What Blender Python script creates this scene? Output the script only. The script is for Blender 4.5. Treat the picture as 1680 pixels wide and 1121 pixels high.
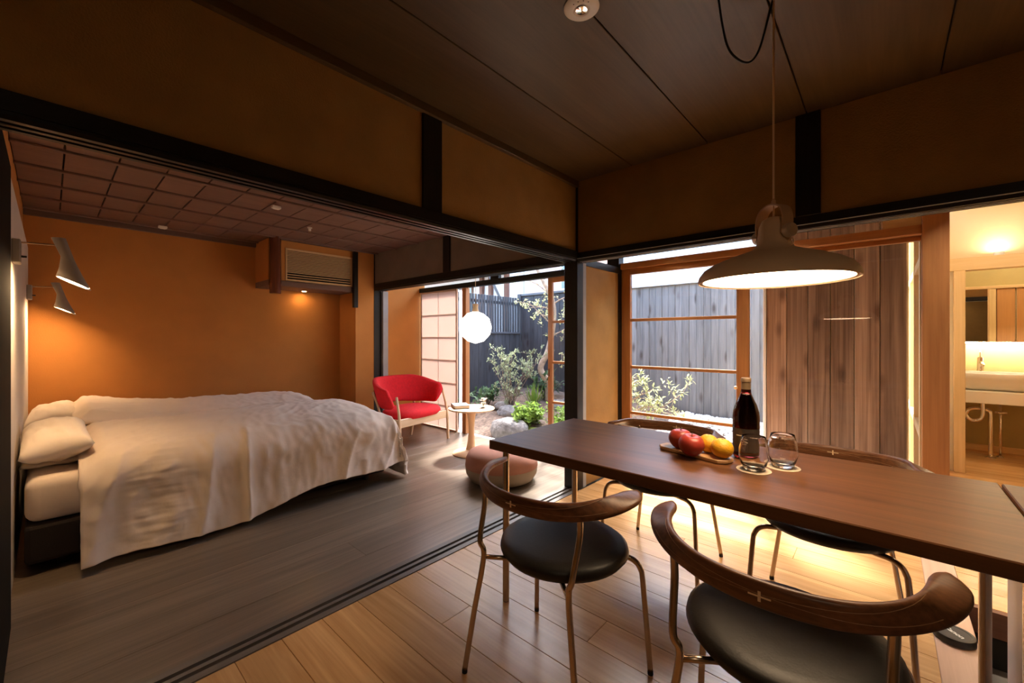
import bpy, bmesh, math, random
from mathutils import Vector, Matrix, noise
PI = math.pi
R = math.radians
S = bpy.context.scene
for _o in list(bpy.data.objects):
    bpy.data.objects.remove(_o, do_unlink=True)

# ------------------------------------------------------------------ camera
cam_d = bpy.data.cameras.new('camera')
cam_d.sensor_fit = 'HORIZONTAL'
cam_d.sensor_width = 36.0
cam_d.lens = 680.0 / 1680.0 * 36.0
cam_d.shift_y = -5.5 / 1680.0
cam_d.clip_start = 0.03
cam = bpy.data.objects.new('camera', cam_d)
S.collection.objects.link(cam)
cam.location = (0, 0, 1.17)
cam.rotation_euler = (R(90), 0, R(41.9))
S.camera = cam

# ------------------------------------------------------------------ sky, sun, exposure
world = bpy.data.worlds.new('sky')
S.world = world
world.use_nodes = True
wn = world.node_tree
for n in list(wn.nodes):
    wn.nodes.remove(n)
w_out = wn.nodes.new('ShaderNodeOutputWorld')
w_bg = wn.nodes.new('ShaderNodeBackground')
w_sky = wn.nodes.new('ShaderNodeTexSky')
w_sky.sky_type = 'NISHITA'
w_sky.sun_disc = False
w_sky.sun_elevation = R(58)
w_sky.sun_rotation = R(-25)
w_sky.air_density = 1.0
w_sky.dust_density = 3.0
w_sky.ozone_density = 1.0
w_bg.inputs["Strength"].default_value = 2.6
wn.links.new(w_sky.outputs[0], w_bg.inputs[0])
wn.links.new(w_bg.outputs[0], w_out.inputs[0])

sun_d = bpy.data.lights.new('sun', 'SUN')
sun_d.energy = 20.0
sun_d.angle = R(6)
sun_d.color = (1.0, 0.96, 0.90)
sun = bpy.data.objects.new('sun', sun_d)
S.collection.objects.link(sun)
sun.location = (-2, 8, 9)
_dir = Vector((0.30, -0.62, -1.0))          # the way the light travels
sun.rotation_euler = _dir.to_track_quat('-Z', 'Y').to_euler()

S.view_settings.view_transform = 'Standard'
S.view_settings.look = 'None'
S.view_settings.gamma = 1.0
S.view_settings.use_curve_mapping = False
S.view_settings.exposure = 0.0
S.cycles.use_denoising = True
S.cycles.max_bounces = 10
S.cycles.diffuse_bounces = 6
S.cycles.glossy_bounces = 5
S.cycles.transmission_bounces = 8
S.cycles.transparent_max_bounces = 12
S.cycles.sample_clamp_indirect = 6.0
S.cycles.caustics_reflective = False
S.cycles.caustics_refractive = False
S.cycles.blur_glossy = 1.0

# ------------------------------------------------------------------ materials
M = {}
def srgb(r, g, b):
    f = lambda c: (c/255/12.92) if c/255 <= 0.04045 else ((c/255+0.055)/1.055)**2.4
    return (f(r), f(g), f(b))

class NT:
    def __init__(s, name):
        s.m = bpy.data.materials.new(name); s.m.use_nodes = True
        s.t = s.m.node_tree; s.b = s.t.nodes['Principled BSDF']; s.o = s.t.nodes['Material Output']
        M[name] = s.m
    def n(s, typ, **kw):
        x = s.t.nodes.new(typ)
        for k, v in kw.items():
            if k in x.inputs.keys() if hasattr(x.inputs, 'keys') else False: x.inputs[k].default_value = v
            else: setattr(x, k, v)
        return x
    def l(s, a, b): s.t.links.new(a, b)
    def set(s, **kw):
        for k, v in kw.items():
            k = k.replace('_', ' ')
            i = s.b.inputs[k]
            i.default_value = (v + (1,)) if isinstance(v, tuple) and len(v) == 3 and i.type == 'RGBA' else v
        return s

def c4(c): return (c[0], c[1], c[2], 1.0)

def plain(name, col, rough=0.5, metal=0.0, var=0.0, scale=8.0, bump=0.0, bscale=60.0, coat=0.0, spec=0.5, sheen=0.0):
    t = NT(name).set(Roughness=rough, Metallic=metal, Base_Color=col, Coat_Weight=coat, Specular_IOR_Level=spec, Sheen_Weight=sheen)
    tc = t.n('ShaderNodeTexCoord')
    if var > 0:
        nz = t.n('ShaderNodeTexNoise'); nz.inputs['Scale'].default_value = scale; nz.inputs['Detail'].default_value = 4
        t.l(tc.outputs['Object'], nz.inputs['Vector'])
        rp = t.n('ShaderNodeValToRGB')
        rp.color_ramp.elements[0].position = 0.3; rp.color_ramp.elements[1].position = 0.7
        rp.color_ramp.elements[0].color = c4(tuple(x*(1-var) for x in col))
        rp.color_ramp.elements[1].color = c4(tuple(min(1, x*(1+var)) for x in col))
        t.l(nz.outputs['Fac'], rp.inputs['Fac']); t.l(rp.outputs['Color'], t.b.inputs['Base Color'])
    if bump > 0:
        n2 = t.n('ShaderNodeTexNoise'); n2.inputs['Scale'].default_value = bscale; n2.inputs['Detail'].default_value = 5
        t.l(tc.outputs['Object'], n2.inputs['Vector'])
        bp = t.n('ShaderNodeBump'); bp.inputs['Strength'].default_value = bump; bp.inputs['Distance'].default_value = 0.01
        t.l(n2.outputs['Fac'], bp.inputs['Height']); t.l(bp.outputs['Normal'], t.b.inputs['Normal'])
    return t.m

def wood(name, dark, light, axis='X', rough=0.4, grain=1.0, vary=0.18, bump=0.15, knots=False, coat=0.0, fine=60.0, long=1.6, spec=0.5):
    """grain runs along `axis` of the object; every object gets its own offset and tone"""
    t = NT(name).set(Roughness=rough, Coat_Weight=coat, Specular_IOR_Level=spec)
    tc = t.n('ShaderNodeTexCoord'); oi = t.n('ShaderNodeObjectInfo')
    mu = t.n('ShaderNodeMath', operation='MULTIPLY'); mu.inputs[1].default_value = 37.0
    t.l(oi.outputs['Random'], mu.inputs[0])
    ad = t.n('ShaderNodeVectorMath', operation='ADD')
    t.l(tc.outputs['Object'], ad.inputs[0]); t.l(mu.outputs[0], ad.inputs[1])
    mp = t.n('ShaderNodeMapping')
    sc = [fine*0.25]*3; sc['XYZ'.index(axis)] = long
    mp.inputs['Scale'].default_value = sc
    t.l(ad.outputs[0], mp.inputs['Vector'])
    n1 = t.n('ShaderNodeTexNoise'); n1.inputs['Scale'].default_value = 1.0; n1.inputs['Detail'].default_value = 6; n1.inputs['Distortion'].default_value = 0.9*grain
    t.l(mp.outputs[0], n1.inputs['Vector'])
    mp2 = t.n('ShaderNodeMapping')
    sc2 = [fine*1.6]*3; sc2['XYZ'.index(axis)] = long*1.5
    mp2.inputs['Scale'].default_value = sc2
    t.l(ad.outputs[0], mp2.inputs['Vector'])
    n2 = t.n('ShaderNodeTexNoise'); n2.inputs['Scale'].default_value = 1.0; n2.inputs['Detail'].default_value = 4
    t.l(mp2.outputs[0], n2.inputs['Vector'])
    mix = t.n('ShaderNodeMix', data_type='FLOAT'); mix.inputs[0].default_value = 0.4
    t.l(n1.outputs['Fac'], mix.inputs[2]); t.l(n2.outputs['Fac'], mix.inputs[3])
    fac = mix.outputs[0]
    rp = t.n('ShaderNodeValToRGB')
    rp.color_ramp.elements[0].position = 0.32; rp.color_ramp.elements[1].position = 0.66
    rp.color_ramp.elements[0].color = c4(dark); rp.color_ramp.elements[1].color = c4(light)
    t.l(fac, rp.inputs['Fac'])
    col = rp.outputs['Color']
    if knots:
        vo = t.n('ShaderNodeTexVoronoi'); mk = t.n('ShaderNodeMapping')
        ks = [7.0]*3; ks['XYZ'.index(axis)] = 2.6
        mk.inputs['Scale'].default_value = ks
        t.l(ad.outputs[0], mk.inputs['Vector']); t.l(mk.outputs[0], vo.inputs['Vector']); vo.inputs['Scale'].default_value = 1.0
        kr = t.n('ShaderNodeValToRGB'); kr.color_ramp.elements[0].position = 0.07; kr.color_ramp.elements[1].position = 0.26
        kr.color_ramp.elements[0].color = (0.28, 0.2, 0.15, 1); kr.color_ramp.elements[1].color = (1, 1, 1, 1)
        t.l(vo.outputs['Distance'], kr.inputs['Fac'])
        km = t.n('ShaderNodeMix', data_type='RGBA', blend_type='MULTIPLY'); km.inputs[0].default_value = 0.8
        t.l(col, km.inputs[6]); t.l(kr.outputs['Color'], km.inputs[7]); col = km.outputs[2]
    hs = t.n('ShaderNodeHueSaturation')
    mr = t.n('ShaderNodeMapRange'); mr.inputs[3].default_value = 1-vary; mr.inputs[4].default_value = 1+vary
    t.l(oi.outputs['Random'], mr.inputs[0]); t.l(mr.outputs[0], hs.inputs['Value']); t.l(col, hs.inputs['Color'])
    t.l(hs.outputs['Color'], t.b.inputs['Base Color'])
    bp = t.n('ShaderNodeBump'); bp.inputs['Strength'].default_value = bump; bp.inputs['Distance'].default_value = 0.004
    t.l(fac, bp.inputs['Height']); t.l(bp.outputs['Normal'], t.b.inputs['Normal'])
    return t.m

def emit(name, col, strength):
    t = NT(name).set(Base_Color=(0.8, 0.8, 0.8), Emission_Color=col, Emission_Strength=strength)
    return t.m

def pane(name, tint=(1, 1, 1), refl=1.0):
    t = NT(name)
    t.t.nodes.remove(t.b)
    tr = t.n('ShaderNodeBsdfTransparent'); tr.inputs[0].default_value = c4(tint)
    gl = t.n('ShaderNodeBsdfGlossy'); gl.inputs['Roughness'].default_value = 0.02
    fr = t.n('ShaderNodeLayerWeight'); fr.inputs['Blend'].default_value = 0.5
    pw = t.n('ShaderNodeMath', operation='POWER'); pw.inputs[1].default_value = 5.0
    t.l(fr.outputs['Facing'], pw.inputs[0])
    mu = t.n('ShaderNodeMath', operation='MULTIPLY_ADD'); mu.inputs[1].default_value = 0.9*refl; mu.inputs[2].default_value = 0.025*refl
    mx = t.n('ShaderNodeMixShader')
    t.l(pw.outputs[0], mu.inputs[0]); t.l(mu.outputs[0], mx.inputs[0]); t.l(tr.outputs[0], mx.inputs[1]); t.l(gl.outputs[0], mx.inputs[2])
    t.l(mx.outputs[0], t.o.inputs[0])
    return t.m

def translucent(name, col, fac=0.5):
    t = NT(name).set(Base_Color=col, Roughness=0.8)
    ts = t.n('ShaderNodeBsdfTranslucent'); ts.inputs[0].default_value = c4(col)
    mx = t.n('ShaderNodeMixShader'); mx.inputs[0].default_value = fac
    t.l(t.b.outputs[0], mx.inputs[1]); t.l(ts.outputs[0], mx.inputs[2]); t.l(mx.outputs[0], t.o.inputs[0])
    return t.m

def glass(name, col=(1, 1, 1), rough=0.0, ior=1.45):
    t = NT(name).set(Base_Color=col, Roughness=rough, Transmission_Weight=1.0, IOR=ior)
    return t.m

plain('plaster_ochre', (0.33, 0.185, 0.052), 0.9, var=0.12, scale=5, bump=0.35, bscale=140)
plain('plaster_orange', (0.50, 0.205, 0.045), 0.9, var=0.08, scale=3, bump=0.15, bscale=120)
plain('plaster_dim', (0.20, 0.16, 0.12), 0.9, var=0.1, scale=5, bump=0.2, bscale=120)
plain('plaster_khaki', (0.42, 0.34, 0.15), 0.9, var=0.06, scale=4, bump=0.1)
plain('plaster_cream', (0.75, 0.62, 0.40), 0.85, var=0.04, scale=4, bump=0.1)
plain('white_panel', (0.62, 0.58, 0.54), 0.7, var=0.04, scale=5, bump=0.05)
plain('grey_paint', (0.34, 0.35, 0.36), 0.7, var=0.08, scale=9)
wood('dark_timber', (0.006, 0.005, 0.0045), (0.016, 0.013, 0.011), 'Y', 0.38, vary=0.05, bump=0.08, spec=0.22)
wood('dark_timber_x', (0.006, 0.005, 0.0045), (0.016, 0.013, 0.011), 'X', 0.38, vary=0.05, bump=0.08, spec=0.22)
wood('dark_timber_z', (0.006, 0.005, 0.0045), (0.016, 0.013, 0.011), 'Z', 0.38, vary=0.05, bump=0.08, spec=0.22)
wood('ceiling_board', (0.066, 0.040, 0.018), (0.098, 0.060, 0.028), 'Y', 0.42, vary=0.08, bump=0.03, spec=0.25)
wood('ceiling_tile', (0.115, 0.060, 0.044), (0.15, 0.082, 0.060), 'Y', 0.6, vary=0.10, bump=0.05)
wood('floor_plank', (0.47, 0.245, 0.090), (0.68, 0.395, 0.170), 'X', 0.27, grain=1.6, vary=0.13, bump=0.05, fine=50, long=1.2)
wood('sill_plank', (0.50, 0.30, 0.20), (0.62, 0.40, 0.28), 'Y', 0.35, grain=1.2, vary=0.05, bump=0.05, fine=50)
wood('grey_plank', (0.095, 0.071, 0.052), (0.190, 0.148, 0.112), 'Y', 0.30, grain=1.0, vary=0.14, bump=0.10, fine=70, long=1.0)
wood('sill_grey', (0.10, 0.085, 0.075), (0.15, 0.13, 0.115), 'Y', 0.4, vary=0.05, bump=0.06)
wood('walnut', (0.062, 0.0235, 0.0085), (0.150, 0.062, 0.023), 'X', 0.36, spec=0.35, grain=1.1, vary=0.06, bump=0.06, fine=48, long=1.0)
wood('walnut_rail', (0.055, 0.021, 0.009), (0.20, 0.082, 0.034), 'X', 0.38, spec=0.3, grain=1.4, vary=0.08, bump=0.05, fine=70, long=2.5)
wood('cedar_x', (0.30, 0.115, 0.035), (0.43, 0.185, 0.06), 'X', 0.45, vary=0.06, bump=0.06)
wood('cedar_z', (0.30, 0.115, 0.035), (0.43, 0.185, 0.06), 'Z', 0.45, vary=0.06, bump=0.06)
wood('pine_x', (0.62, 0.42, 0.20), (0.74, 0.53, 0.28), 'X', 0.5, vary=0.05, bump=0.05)
wood('pine_z', (0.62, 0.42, 0.20), (0.74, 0.53, 0.28), 'Z', 0.5, vary=0.05, bump=0.05)
wood('beech', (0.56, 0.36, 0.20), (0.70, 0.49, 0.30), 'Z', 0.45, vary=0.04, bump=0.04)
wood('beech_x', (0.56, 0.36, 0.20), (0.70, 0.49, 0.30), 'X', 0.45, vary=0.04, bump=0.04)
wood('weathered_board', (0.13, 0.066, 0.036), (0.43, 0.27, 0.175), 'Z', 0.75, grain=1.3, vary=0.28, bump=0.5, knots=True, fine=64, long=0.8)
wood('charcoal_board', (0.028, 0.029, 0.032), (0.062, 0.064, 0.070), 'Z', 0.7, grain=1.4, vary=0.25, bump=0.5, knots=True, fine=60, long=1.5)
wood('silver_board', (0.13, 0.128, 0.126), (0.23, 0.225, 0.22), 'Z', 0.8, grain=1.6, vary=0.16, bump=0.5, knots=True, fine=60, long=1.4)
wood('log_red', (0.085, 0.022, 0.011), (0.16, 0.045, 0.02), 'Z', 0.22, vary=0.02, bump=0.05, coat=0.4)
wood('brown_riser', (0.13, 0.05, 0.024), (0.19, 0.08, 0.04), 'X', 0.5, vary=0.05)
wood('door_wood', (0.46, 0.21, 0.075), (0.58, 0.29, 0.11), 'Z', 0.45, vary=0.02)
plain('linen', (0.86, 0.735, 0.62), 0.75, var=0.03, scale=6, bump=0.12, bscale=26, sheen=0.15)
plain('pillow_linen', (0.87, 0.77, 0.66), 0.75, var=0.03, scale=6, bump=0.15, bscale=22, sheen=0.15)
plain('bed_base_fabric', (0.020, 0.013, 0.011), 0.85, bump=0.2, bscale=200)
wood('black_door', (0.006, 0.005, 0.0045), (0.012, 0.010, 0.009), 'Z', 0.75, vary=0.02, bump=0.03, spec=0.06)
plain('red_wool', (0.60, 0.004, 0.010), 0.9, var=0.10, scale=40, bump=0.3, bscale=260, sheen=0.0)
plain('leather', (0.013, 0.011, 0.009), 0.46, spec=0.35, var=0.1, scale=9, bump=0.06, bscale=160)
plain('steel', (0.52, 0.42, 0.33), 0.27, 1.0, var=0.06, scale=18)
plain('brushed_knob', (0.75, 0.68, 0.60), 0.38, 0.8)
plain('chrome', (0.86, 0.82, 0.76), 0.10, 1.0)
plain('brushed_panel', (0.60, 0.61, 0.63), 0.40, 0.0, var=0.04, scale=3)
plain('dark_metal', (0.03, 0.028, 0.026), 0.4, 0.6)
plain('black_plastic', (0.012, 0.012, 0.012), 0.35)
plain('black_rubber', (0.008, 0.008, 0.008), 0.7)
plain('cap_face', (0.030, 0.027, 0.024), 0.45)
plain('lamp_grey', (0.30, 0.26, 0.22), 0.5, var=0.03)
plain('pendant_shade', (0.76, 0.58, 0.39), 0.6, var=0.03)
plain('leather_tan', (0.55, 0.35, 0.20), 0.55, bump=0.1)
plain('white_ceramic', (0.84, 0.82, 0.78), 0.15, coat=0.5)
plain('white_laminate', (0.82, 0.79, 0.74), 0.4)
plain('white_plastic', (0.72, 0.70, 0.66), 0.45)
plain('apple_red', (0.34, 0.035, 0.022), 0.38, var=0.45, scale=14)
plain('citrus', (0.70, 0.36, 0.014), 0.45, var=0.12, scale=12, bump=0.25, bscale=170)
plain('stem_brown', (0.06, 0.035, 0.015), 0.7)
plain('calyx_green', (0.14, 0.16, 0.03), 0.7)
wood('board_wood', (0.42, 0.235, 0.10), (0.56, 0.34, 0.16), 'X', 0.5, vary=0.02)
plain('coaster_paper', (0.72, 0.60, 0.45), 0.85, bump=0.1)
plain('foil', (0.155, 0.105, 0.06), 0.45, 0.3)
plain('label_dark', (0.030, 0.022, 0.018), 0.55)
plain('label_ink', (0.55, 0.50, 0.42), 0.6)
plain('inlay', (0.78, 0.58, 0.36), 0.45)
plain('pouf_rose', (0.40, 0.185, 0.135), 0.85, var=0.06, bump=0.2, bscale=180)
plain('pouf_sand', (0.34, 0.27, 0.20), 0.85, var=0.06, bump=0.2, bscale=180)
plain('book_cover', (0.075, 0.060, 0.055), 0.6)
plain('paper', (0.55, 0.47, 0.40), 0.8)
plain('petal', (0.80, 0.70, 0.64), 0.7)
plain('leaf_mid', (0.10, 0.17, 0.055), 0.6, var=0.35, scale=30)
translucent('leaf_grey', (0.24, 0.28, 0.16), 0.35)
translucent('leaf_bright', (0.19, 0.30, 0.055), 0.4)
translucent('leaf_dark', (0.07, 0.13, 0.06), 0.3)
translucent('leaf_pale', (0.42, 0.44, 0.22), 0.4)
translucent('leaf_maroon', (0.16, 0.05, 0.05), 0.3)
plain('bark_pale', (0.36, 0.27, 0.19), 0.85, var=0.3, scale=20, bump=0.5, bscale=60)
plain('bark_grey', (0.17, 0.13, 0.10), 0.85, var=0.3, scale=30, bump=0.4)
plain('soil', (0.125, 0.085, 0.062), 0.95, var=0.45, scale=26, bump=1.0, bscale=45)
plain('moss', (0.21, 0.24, 0.045), 0.95, var=0.4, scale=18, bump=1.0, bscale=90)
plain('rock', (0.155, 0.150, 0.148), 0.9, var=0.35, scale=18, bump=1.0, bscale=36)
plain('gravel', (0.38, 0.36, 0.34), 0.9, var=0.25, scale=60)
plain('gravel_sunlit_white', (0.74, 0.72, 0.69), 0.9, var=0.12, scale=60)  # white colour stands in for sunlight on the gravel by the fence
plain('concrete', (0.50, 0.48, 0.45), 0.85, var=0.1, scale=9, bump=0.2)
plain('doma', (0.16, 0.14, 0.12), 0.8, var=0.15, scale=9, bump=0.2)
plain('house_white', (0.78, 0.79, 0.80), 0.8, var=0.03, scale=3)
plain('house_rose', (0.60, 0.42, 0.36), 0.85, var=0.05, scale=3)
plain('house_brown', (0.15, 0.065, 0.04), 0.7, var=0.1)
plain('house_glass', (0.14, 0.19, 0.18), 0.12)
plain('roof_grey', (0.12, 0.12, 0.125), 0.7)
plain('cap_metal', (0.62, 0.64, 0.66), 0.45, 0.4)
plain('charcoal_cap', (0.085, 0.088, 0.095), 0.55)
plain('louvre_wood', (0.66, 0.44, 0.22), 0.55)
plain('void_dark', (0.010, 0.008, 0.006), 0.9)
plain('mirror', (0.92, 0.92, 0.90), 0.01, 1.0)
plain('shoji_line', (0.50, 0.36, 0.27), 0.7)
translucent('shoji_paper', (0.80, 0.68, 0.62), 0.45)
translucent('frosted', (0.90, 0.82, 0.68), 0.5)
translucent('frosted_white', (0.92, 0.92, 0.92), 0.8)
plain('seam_line', (0.30, 0.17, 0.08), 0.5)
pane('window_glass', (0.97, 0.98, 0.98), 1.0)
glass('clear_glass', (1.0, 0.995, 0.985))
glass('wine_glass_red', (0.62, 0.07, 0.08), 0.02)
WARM = (1.0, 0.60, 0.28)
emit('pendant_glow', (1.0, 0.70, 0.42), 28.0)
emit('lamp_glow', (1.0, 0.62, 0.31), 200.0)
emit('down_glow', (1.0, 0.60, 0.26), 220.0)
emit('passage_fill_glow', (1.0, 0.88, 0.70), 1000.0)
emit('kitchen_fill_glow', (1.0, 0.76, 0.50), 45.0)
emit('globe_glow', (1.0, 0.90, 0.76), 5.0)
emit('wash_glow', (1.0, 0.80, 0.52), 200.0)
emit('wash_fill_glow', (1.0, 0.80, 0.52), 90.0)
t_ = NT('wine').set(Base_Color=(0.11,0.003,0.008), Roughness=0.1, Specular_IOR_Level=0.2)

# ------------------------------------------------------------------ helpers
COL = S.collection
def tag(o, label=None, cat=None, group=None, kind=None):
    if label: o['label'] = label
    if cat: o['category'] = cat
    if group: o['group'] = group
    if kind: o['kind'] = kind
    return o

def empty(name, loc=(0, 0, 0), rz=0.0, **kw):
    o = bpy.data.objects.new(name, None); COL.objects.link(o)
    o.empty_display_size = 0.05
    o.location = loc; o.rotation_euler = (0, 0, rz)
    return tag(o, **kw)

def link(name, me, mat, parent=None, loc=(0, 0, 0), rot=(0, 0, 0), **kw):
    o = bpy.data.objects.new(name, me); COL.objects.link(o)
    if mat is not None and len(me.materials) == 0: me.materials.append(M[mat])
    o.parent = parent; o.location = loc; o.rotation_euler = rot
    return tag(o, **kw)

def copy_tree(o, parent=None):
    c = o.copy(); COL.objects.link(c); c.parent = parent
    for ch in o.children: copy_tree(ch, c)
    return c

class MB:
    def __init__(s): s.bm = bmesh.new()
    def face(s, pts):
        return s.bm.faces.new([s.bm.verts.new(p) for p in pts])
    def box(s, x0, x1, y0, y1, z0, z1, bev=0.0, seg=1):
        r = bmesh.ops.create_cube(s.bm, size=1.0)
        for v in r['verts']:
            v.co = Vector(((x0+x1)/2 + v.co.x*(x1-x0), (y0+y1)/2 + v.co.y*(y1-y0), (z0+z1)/2 + v.co.z*(z1-z0)))
        if bev > 0:
            es = list({e for v in r['verts'] for e in v.link_edges})
            bmesh.ops.bevel(s.bm, geom=es, offset=bev, segments=seg, profile=0.5, affect='EDGES')
        return s
    def loft(s, rings, cap=True, closed=True):
        vr = [[s.bm.verts.new(p) for p in r] for r in rings]
        n = len(vr[0])
        for a, b in zip(vr, vr[1:]):
            for i in range(n if closed else n-1):
                j = (i+1) % n
                s.bm.faces.new((a[i], a[j], b[j], b[i]))
        if cap and closed:
            s.bm.faces.new(vr[0][::-1]); s.bm.faces.new(vr[-1])
        return s
    def tube(s, path, r, n=10, cap=True):
        P = [Vector(p) for p in path]
        rr = r if isinstance(r, (list, tuple)) else [r]*len(P)
        up = Vector((0, 0, 1)); rings = []
        t0 = (P[1]-P[0]).normalized()
        a = t0.cross(up)
        if a.length < 1e-3: a = t0.cross(Vector((1, 0, 0)))
        a.normalize()
        for i, p in enumerate(P):
            t = (P[min(i+1, len(P)-1)] - P[max(i-1, 0)]).normalized()
            a = (a - t*a.dot(t)).normalized(); b = t.cross(a)
            rings.append([p + (a*math.cos(2*PI*k/n) + b*math.sin(2*PI*k/n))*rr[i] for k in range(n)])
        return s.loft(rings, cap)
    def lathe(s, prof, n=32, c=(0, 0, 0), cap=True):
        rings = [[(c[0]+r*math.cos(2*PI*k/n), c[1]+r*math.sin(2*PI*k/n), c[2]+z) for k in range(n)] for r, z in prof]
        return s.loft(rings, cap)
    def extrude(s, pts, axis, a, b):
        """closed outline (u,v) swept along axis from a to b"""
        def P(u, v, w):
            return {'X': (w, u, v), 'Y': (u, w, v), 'Z': (u, v, w)}[axis]
        return s.loft([[P(u, v, a) for u, v in pts], [P(u, v, b) for u, v in pts]])
    def ico(s, c, r, sub=1, scale=(1, 1, 1), rot=None):
        m = Matrix.Translation(c) @ (rot or Matrix()) @ Matrix.Diagonal((r*scale[0], r*scale[1], r*scale[2], 1))
        bmesh.ops.create_icosphere(s.bm, subdivisions=sub, radius=1.0, matrix=m); return s
    def mesh(s, name, smooth=False, angle=None):
        bmesh.ops.recalc_face_normals(s.bm, faces=s.bm.faces[:])
        me = bpy.data.meshes.new(name); s.bm.to_mesh(me); s.bm.free()
        if smooth:
            for p in me.polygons: p.use_smooth = True
            if angle is not None: me.set_sharp_from_angle(angle=R(angle))
        return me
    def build(s, name, mat, parent=None, smooth=False, angle=None, loc=(0, 0, 0), rot=(0, 0, 0), **kw):
        return link(name, s.mesh(name, smooth, angle), mat, parent, loc, rot, **kw)

def bez(pts, n=8):
    """Catmull-Rom through the points"""
    P = [Vector(p) for p in pts]; out = []
    for i in range(len(P)-1):
        p0 = P[max(i-1, 0)]; p1 = P[i]; p2 = P[i+1]; p3 = P[min(i+2, len(P)-1)]
        for k in range(n):
            t = k/n
            out.append(0.5*((2*p1) + (p2-p0)*t + (2*p0-5*p1+4*p2-p3)*t*t + (3*p1-p0-3*p2+p3)*t**3))
    out.append(P[-1]); return out

def struct(name, mat, boxes, parent=None, bev=0.0, **kw):
    mb = MB()
    for b in boxes: mb.box(*b, bev=bev)
    o = mb.build(name, mat, parent)
    if parent is None: o['kind'] = 'structure'
    return tag(o, **kw)

def sbox(name, mat, b, parent, bev=0.002):
    """a box with its own origin at its centre, so that its grain is its own"""
    x0, x1, y0, y1, z0, z1 = b
    hx, hy, hz = (x1-x0)/2, (y1-y0)/2, (z1-z0)/2
    return MB().box(-hx, hx, -hy, hy, -hz, hz, bev=bev).build(name, mat, parent, loc=(x0+hx, y0+hy, z0+hz))

rnd = random.Random(7)

# ------------------------------------------------------------------ floors
FX0, FX1 = -1.744, 0.147
floor = struct('floor', 'void_dark', [(FX0, FX1, -1.5, 3.42, -0.06, -0.014)], label='light timber floor of the dining room', )
y = 0.601 - 0.1562*14
k = 0
while y < 3.41:
    y1 = min(y + 0.1562, 3.42)
    cuts = [FX0] + ([FX0 + 0.35 + 1.25*rnd.random()] if k % 2 else []) + [FX1]
    for a, b in zip(cuts, cuts[1:]):
        sbox('plank', 'floor_plank', (a+0.0006, b-0.0006, y+0.0007, y1-0.0007, -0.014, 0.0), floor, 0.0012)
    y = y1; k += 1
sill_board = MB().box(FX1, 0.268, -1.5, 3.42, -0.06, 0.0, bev=0.0015).build('trim_1', 'sill_plank', kind='structure', label='pale pink timber border board along the dining floor')
# sunken kitchen floor and its riser
struct('floor_kitchen', 'doma', [(0.268, 2.7, -1.5, 2.69, -0.32, -0.24)], label='sunken grey kitchen floor beyond the border board')
trim_r = struct('trim_2', 'brown_riser', [(0.268, 2.3, 2.69, 2.72, -0.11, -0.002)], label='brown timber riser edge below the washroom floor')
struct('trim_3', 'void_dark', [(0.268, 2.3, 2.70, 2.72, -0.32, -0.11)], label='dark face under the brown riser')
struct('trim_4', 'brown_riser', [(0.250, 0.268, -1.5, 2.69, -0.32, -0.06)], label='brown timber face under the border board')
# washroom floor
wf = struct('floor_washroom', 'void_dark', [(0.268, 2.3, 2.72, 6.5, -0.06, -0.014)], label='light timber floor of the washroom')
y = 2.72
while y < 6.49:
    y1 = min(y+0.1562, 6.5)
    sbox('plank', 'floor_plank', (0.269, 2.3, y+0.0007, y1-0.0007, -0.014, 0.0), wf, 0.0012); y = y1
# bedroom floor
bf = struct('floor_bedroom', 'void_dark', [(-5.15, -1.87, -0.14, 3.40, -0.06, -0.014)], label='dark grey timber floor of the bedroom')
x = -5.15; k = 0
while x < -1.871:
    x1 = min(x + 0.205, -1.87)
    cuts = [-0.14] + ([0.5 + 2.2*rnd.random()] if k % 2 == 0 else []) + [3.40]
    for a, b in zip(cuts, cuts[1:]):
        sbox('plank', 'grey_plank', (x+0.0004, x1-0.0004, a+0.0004, b-0.0004, -0.014, 0.0), bf, 0.0008)
    x = x1; k += 1
# grooved sill between the two rooms, grooved lintels above
def grooved_sill(name, x0, x1, y0, y1, label):
    w = x1-x0; g = 0.012
    prof = [(x0, -0.05), (x1, -0.05), (x1, 0.004), (x0+w*0.74, 0.004), (x0+w*0.74, -g), (x0+w*0.58, -g), (x0+w*0.58, 0.004),
            (x0+w*0.42, 0.004), (x0+w*0.42, -g), (x0+w*0.26, -g), (x0+w*0.26, 0.004), (x0, 0.004)]
    return MB().extrude(prof, 'Y', y0, y1).build(name, 'sill_grey', kind='structure', label=label)
grooved_sill('trim_5', -1.87, -1.744, -0.14, 2.70, 'dark grooved sliding door sill between the two floors')

def lintel_prof(a, b, z0, z1):
    w = b-a; g = 0.014
    return [(a, z1), (a, z0+0.022), (a+w*0.04, z0+0.022), (a+w*0.04, z0+0.012), (a+w*0.08, z0), (a+w*0.26, z0), (a+w*0.26, z0+g), (a+w*0.42, z0+g), (a+w*0.42, z0),
            (a+w*0.58, z0), (a+w*0.58, z0+g), (a+w*0.74, z0+g), (a+w*0.74, z0), (b-w*0.08, z0), (b-w*0.04, z0+0.012), (b-w*0.04, z0+0.022), (b, z0+0.022), (b, z1)]
LZ = 1.76
MB().extrude(lintel_prof(-1.87, -1.75, LZ, 1.836), 'Y', -1.5, 2.70).build('trim_6', 'dark_timber', kind='structure', label='dark grooved lintel over the bedroom opening')
MB().extrude(lintel_prof(2.70, 2.82, LZ, 1.825), 'X', -1.75, 2.6).build('trim_7', 'dark_timber_x', kind='structure', label='dark grooved lintel over the window passage')
MB().extrude(lintel_prof(2.70, 2.82, LZ, 1.845), 'X', -4.73, -1.87).build('trim_8', 'dark_timber_x', kind='structure', label='dark lintel over the sitting nook')
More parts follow.
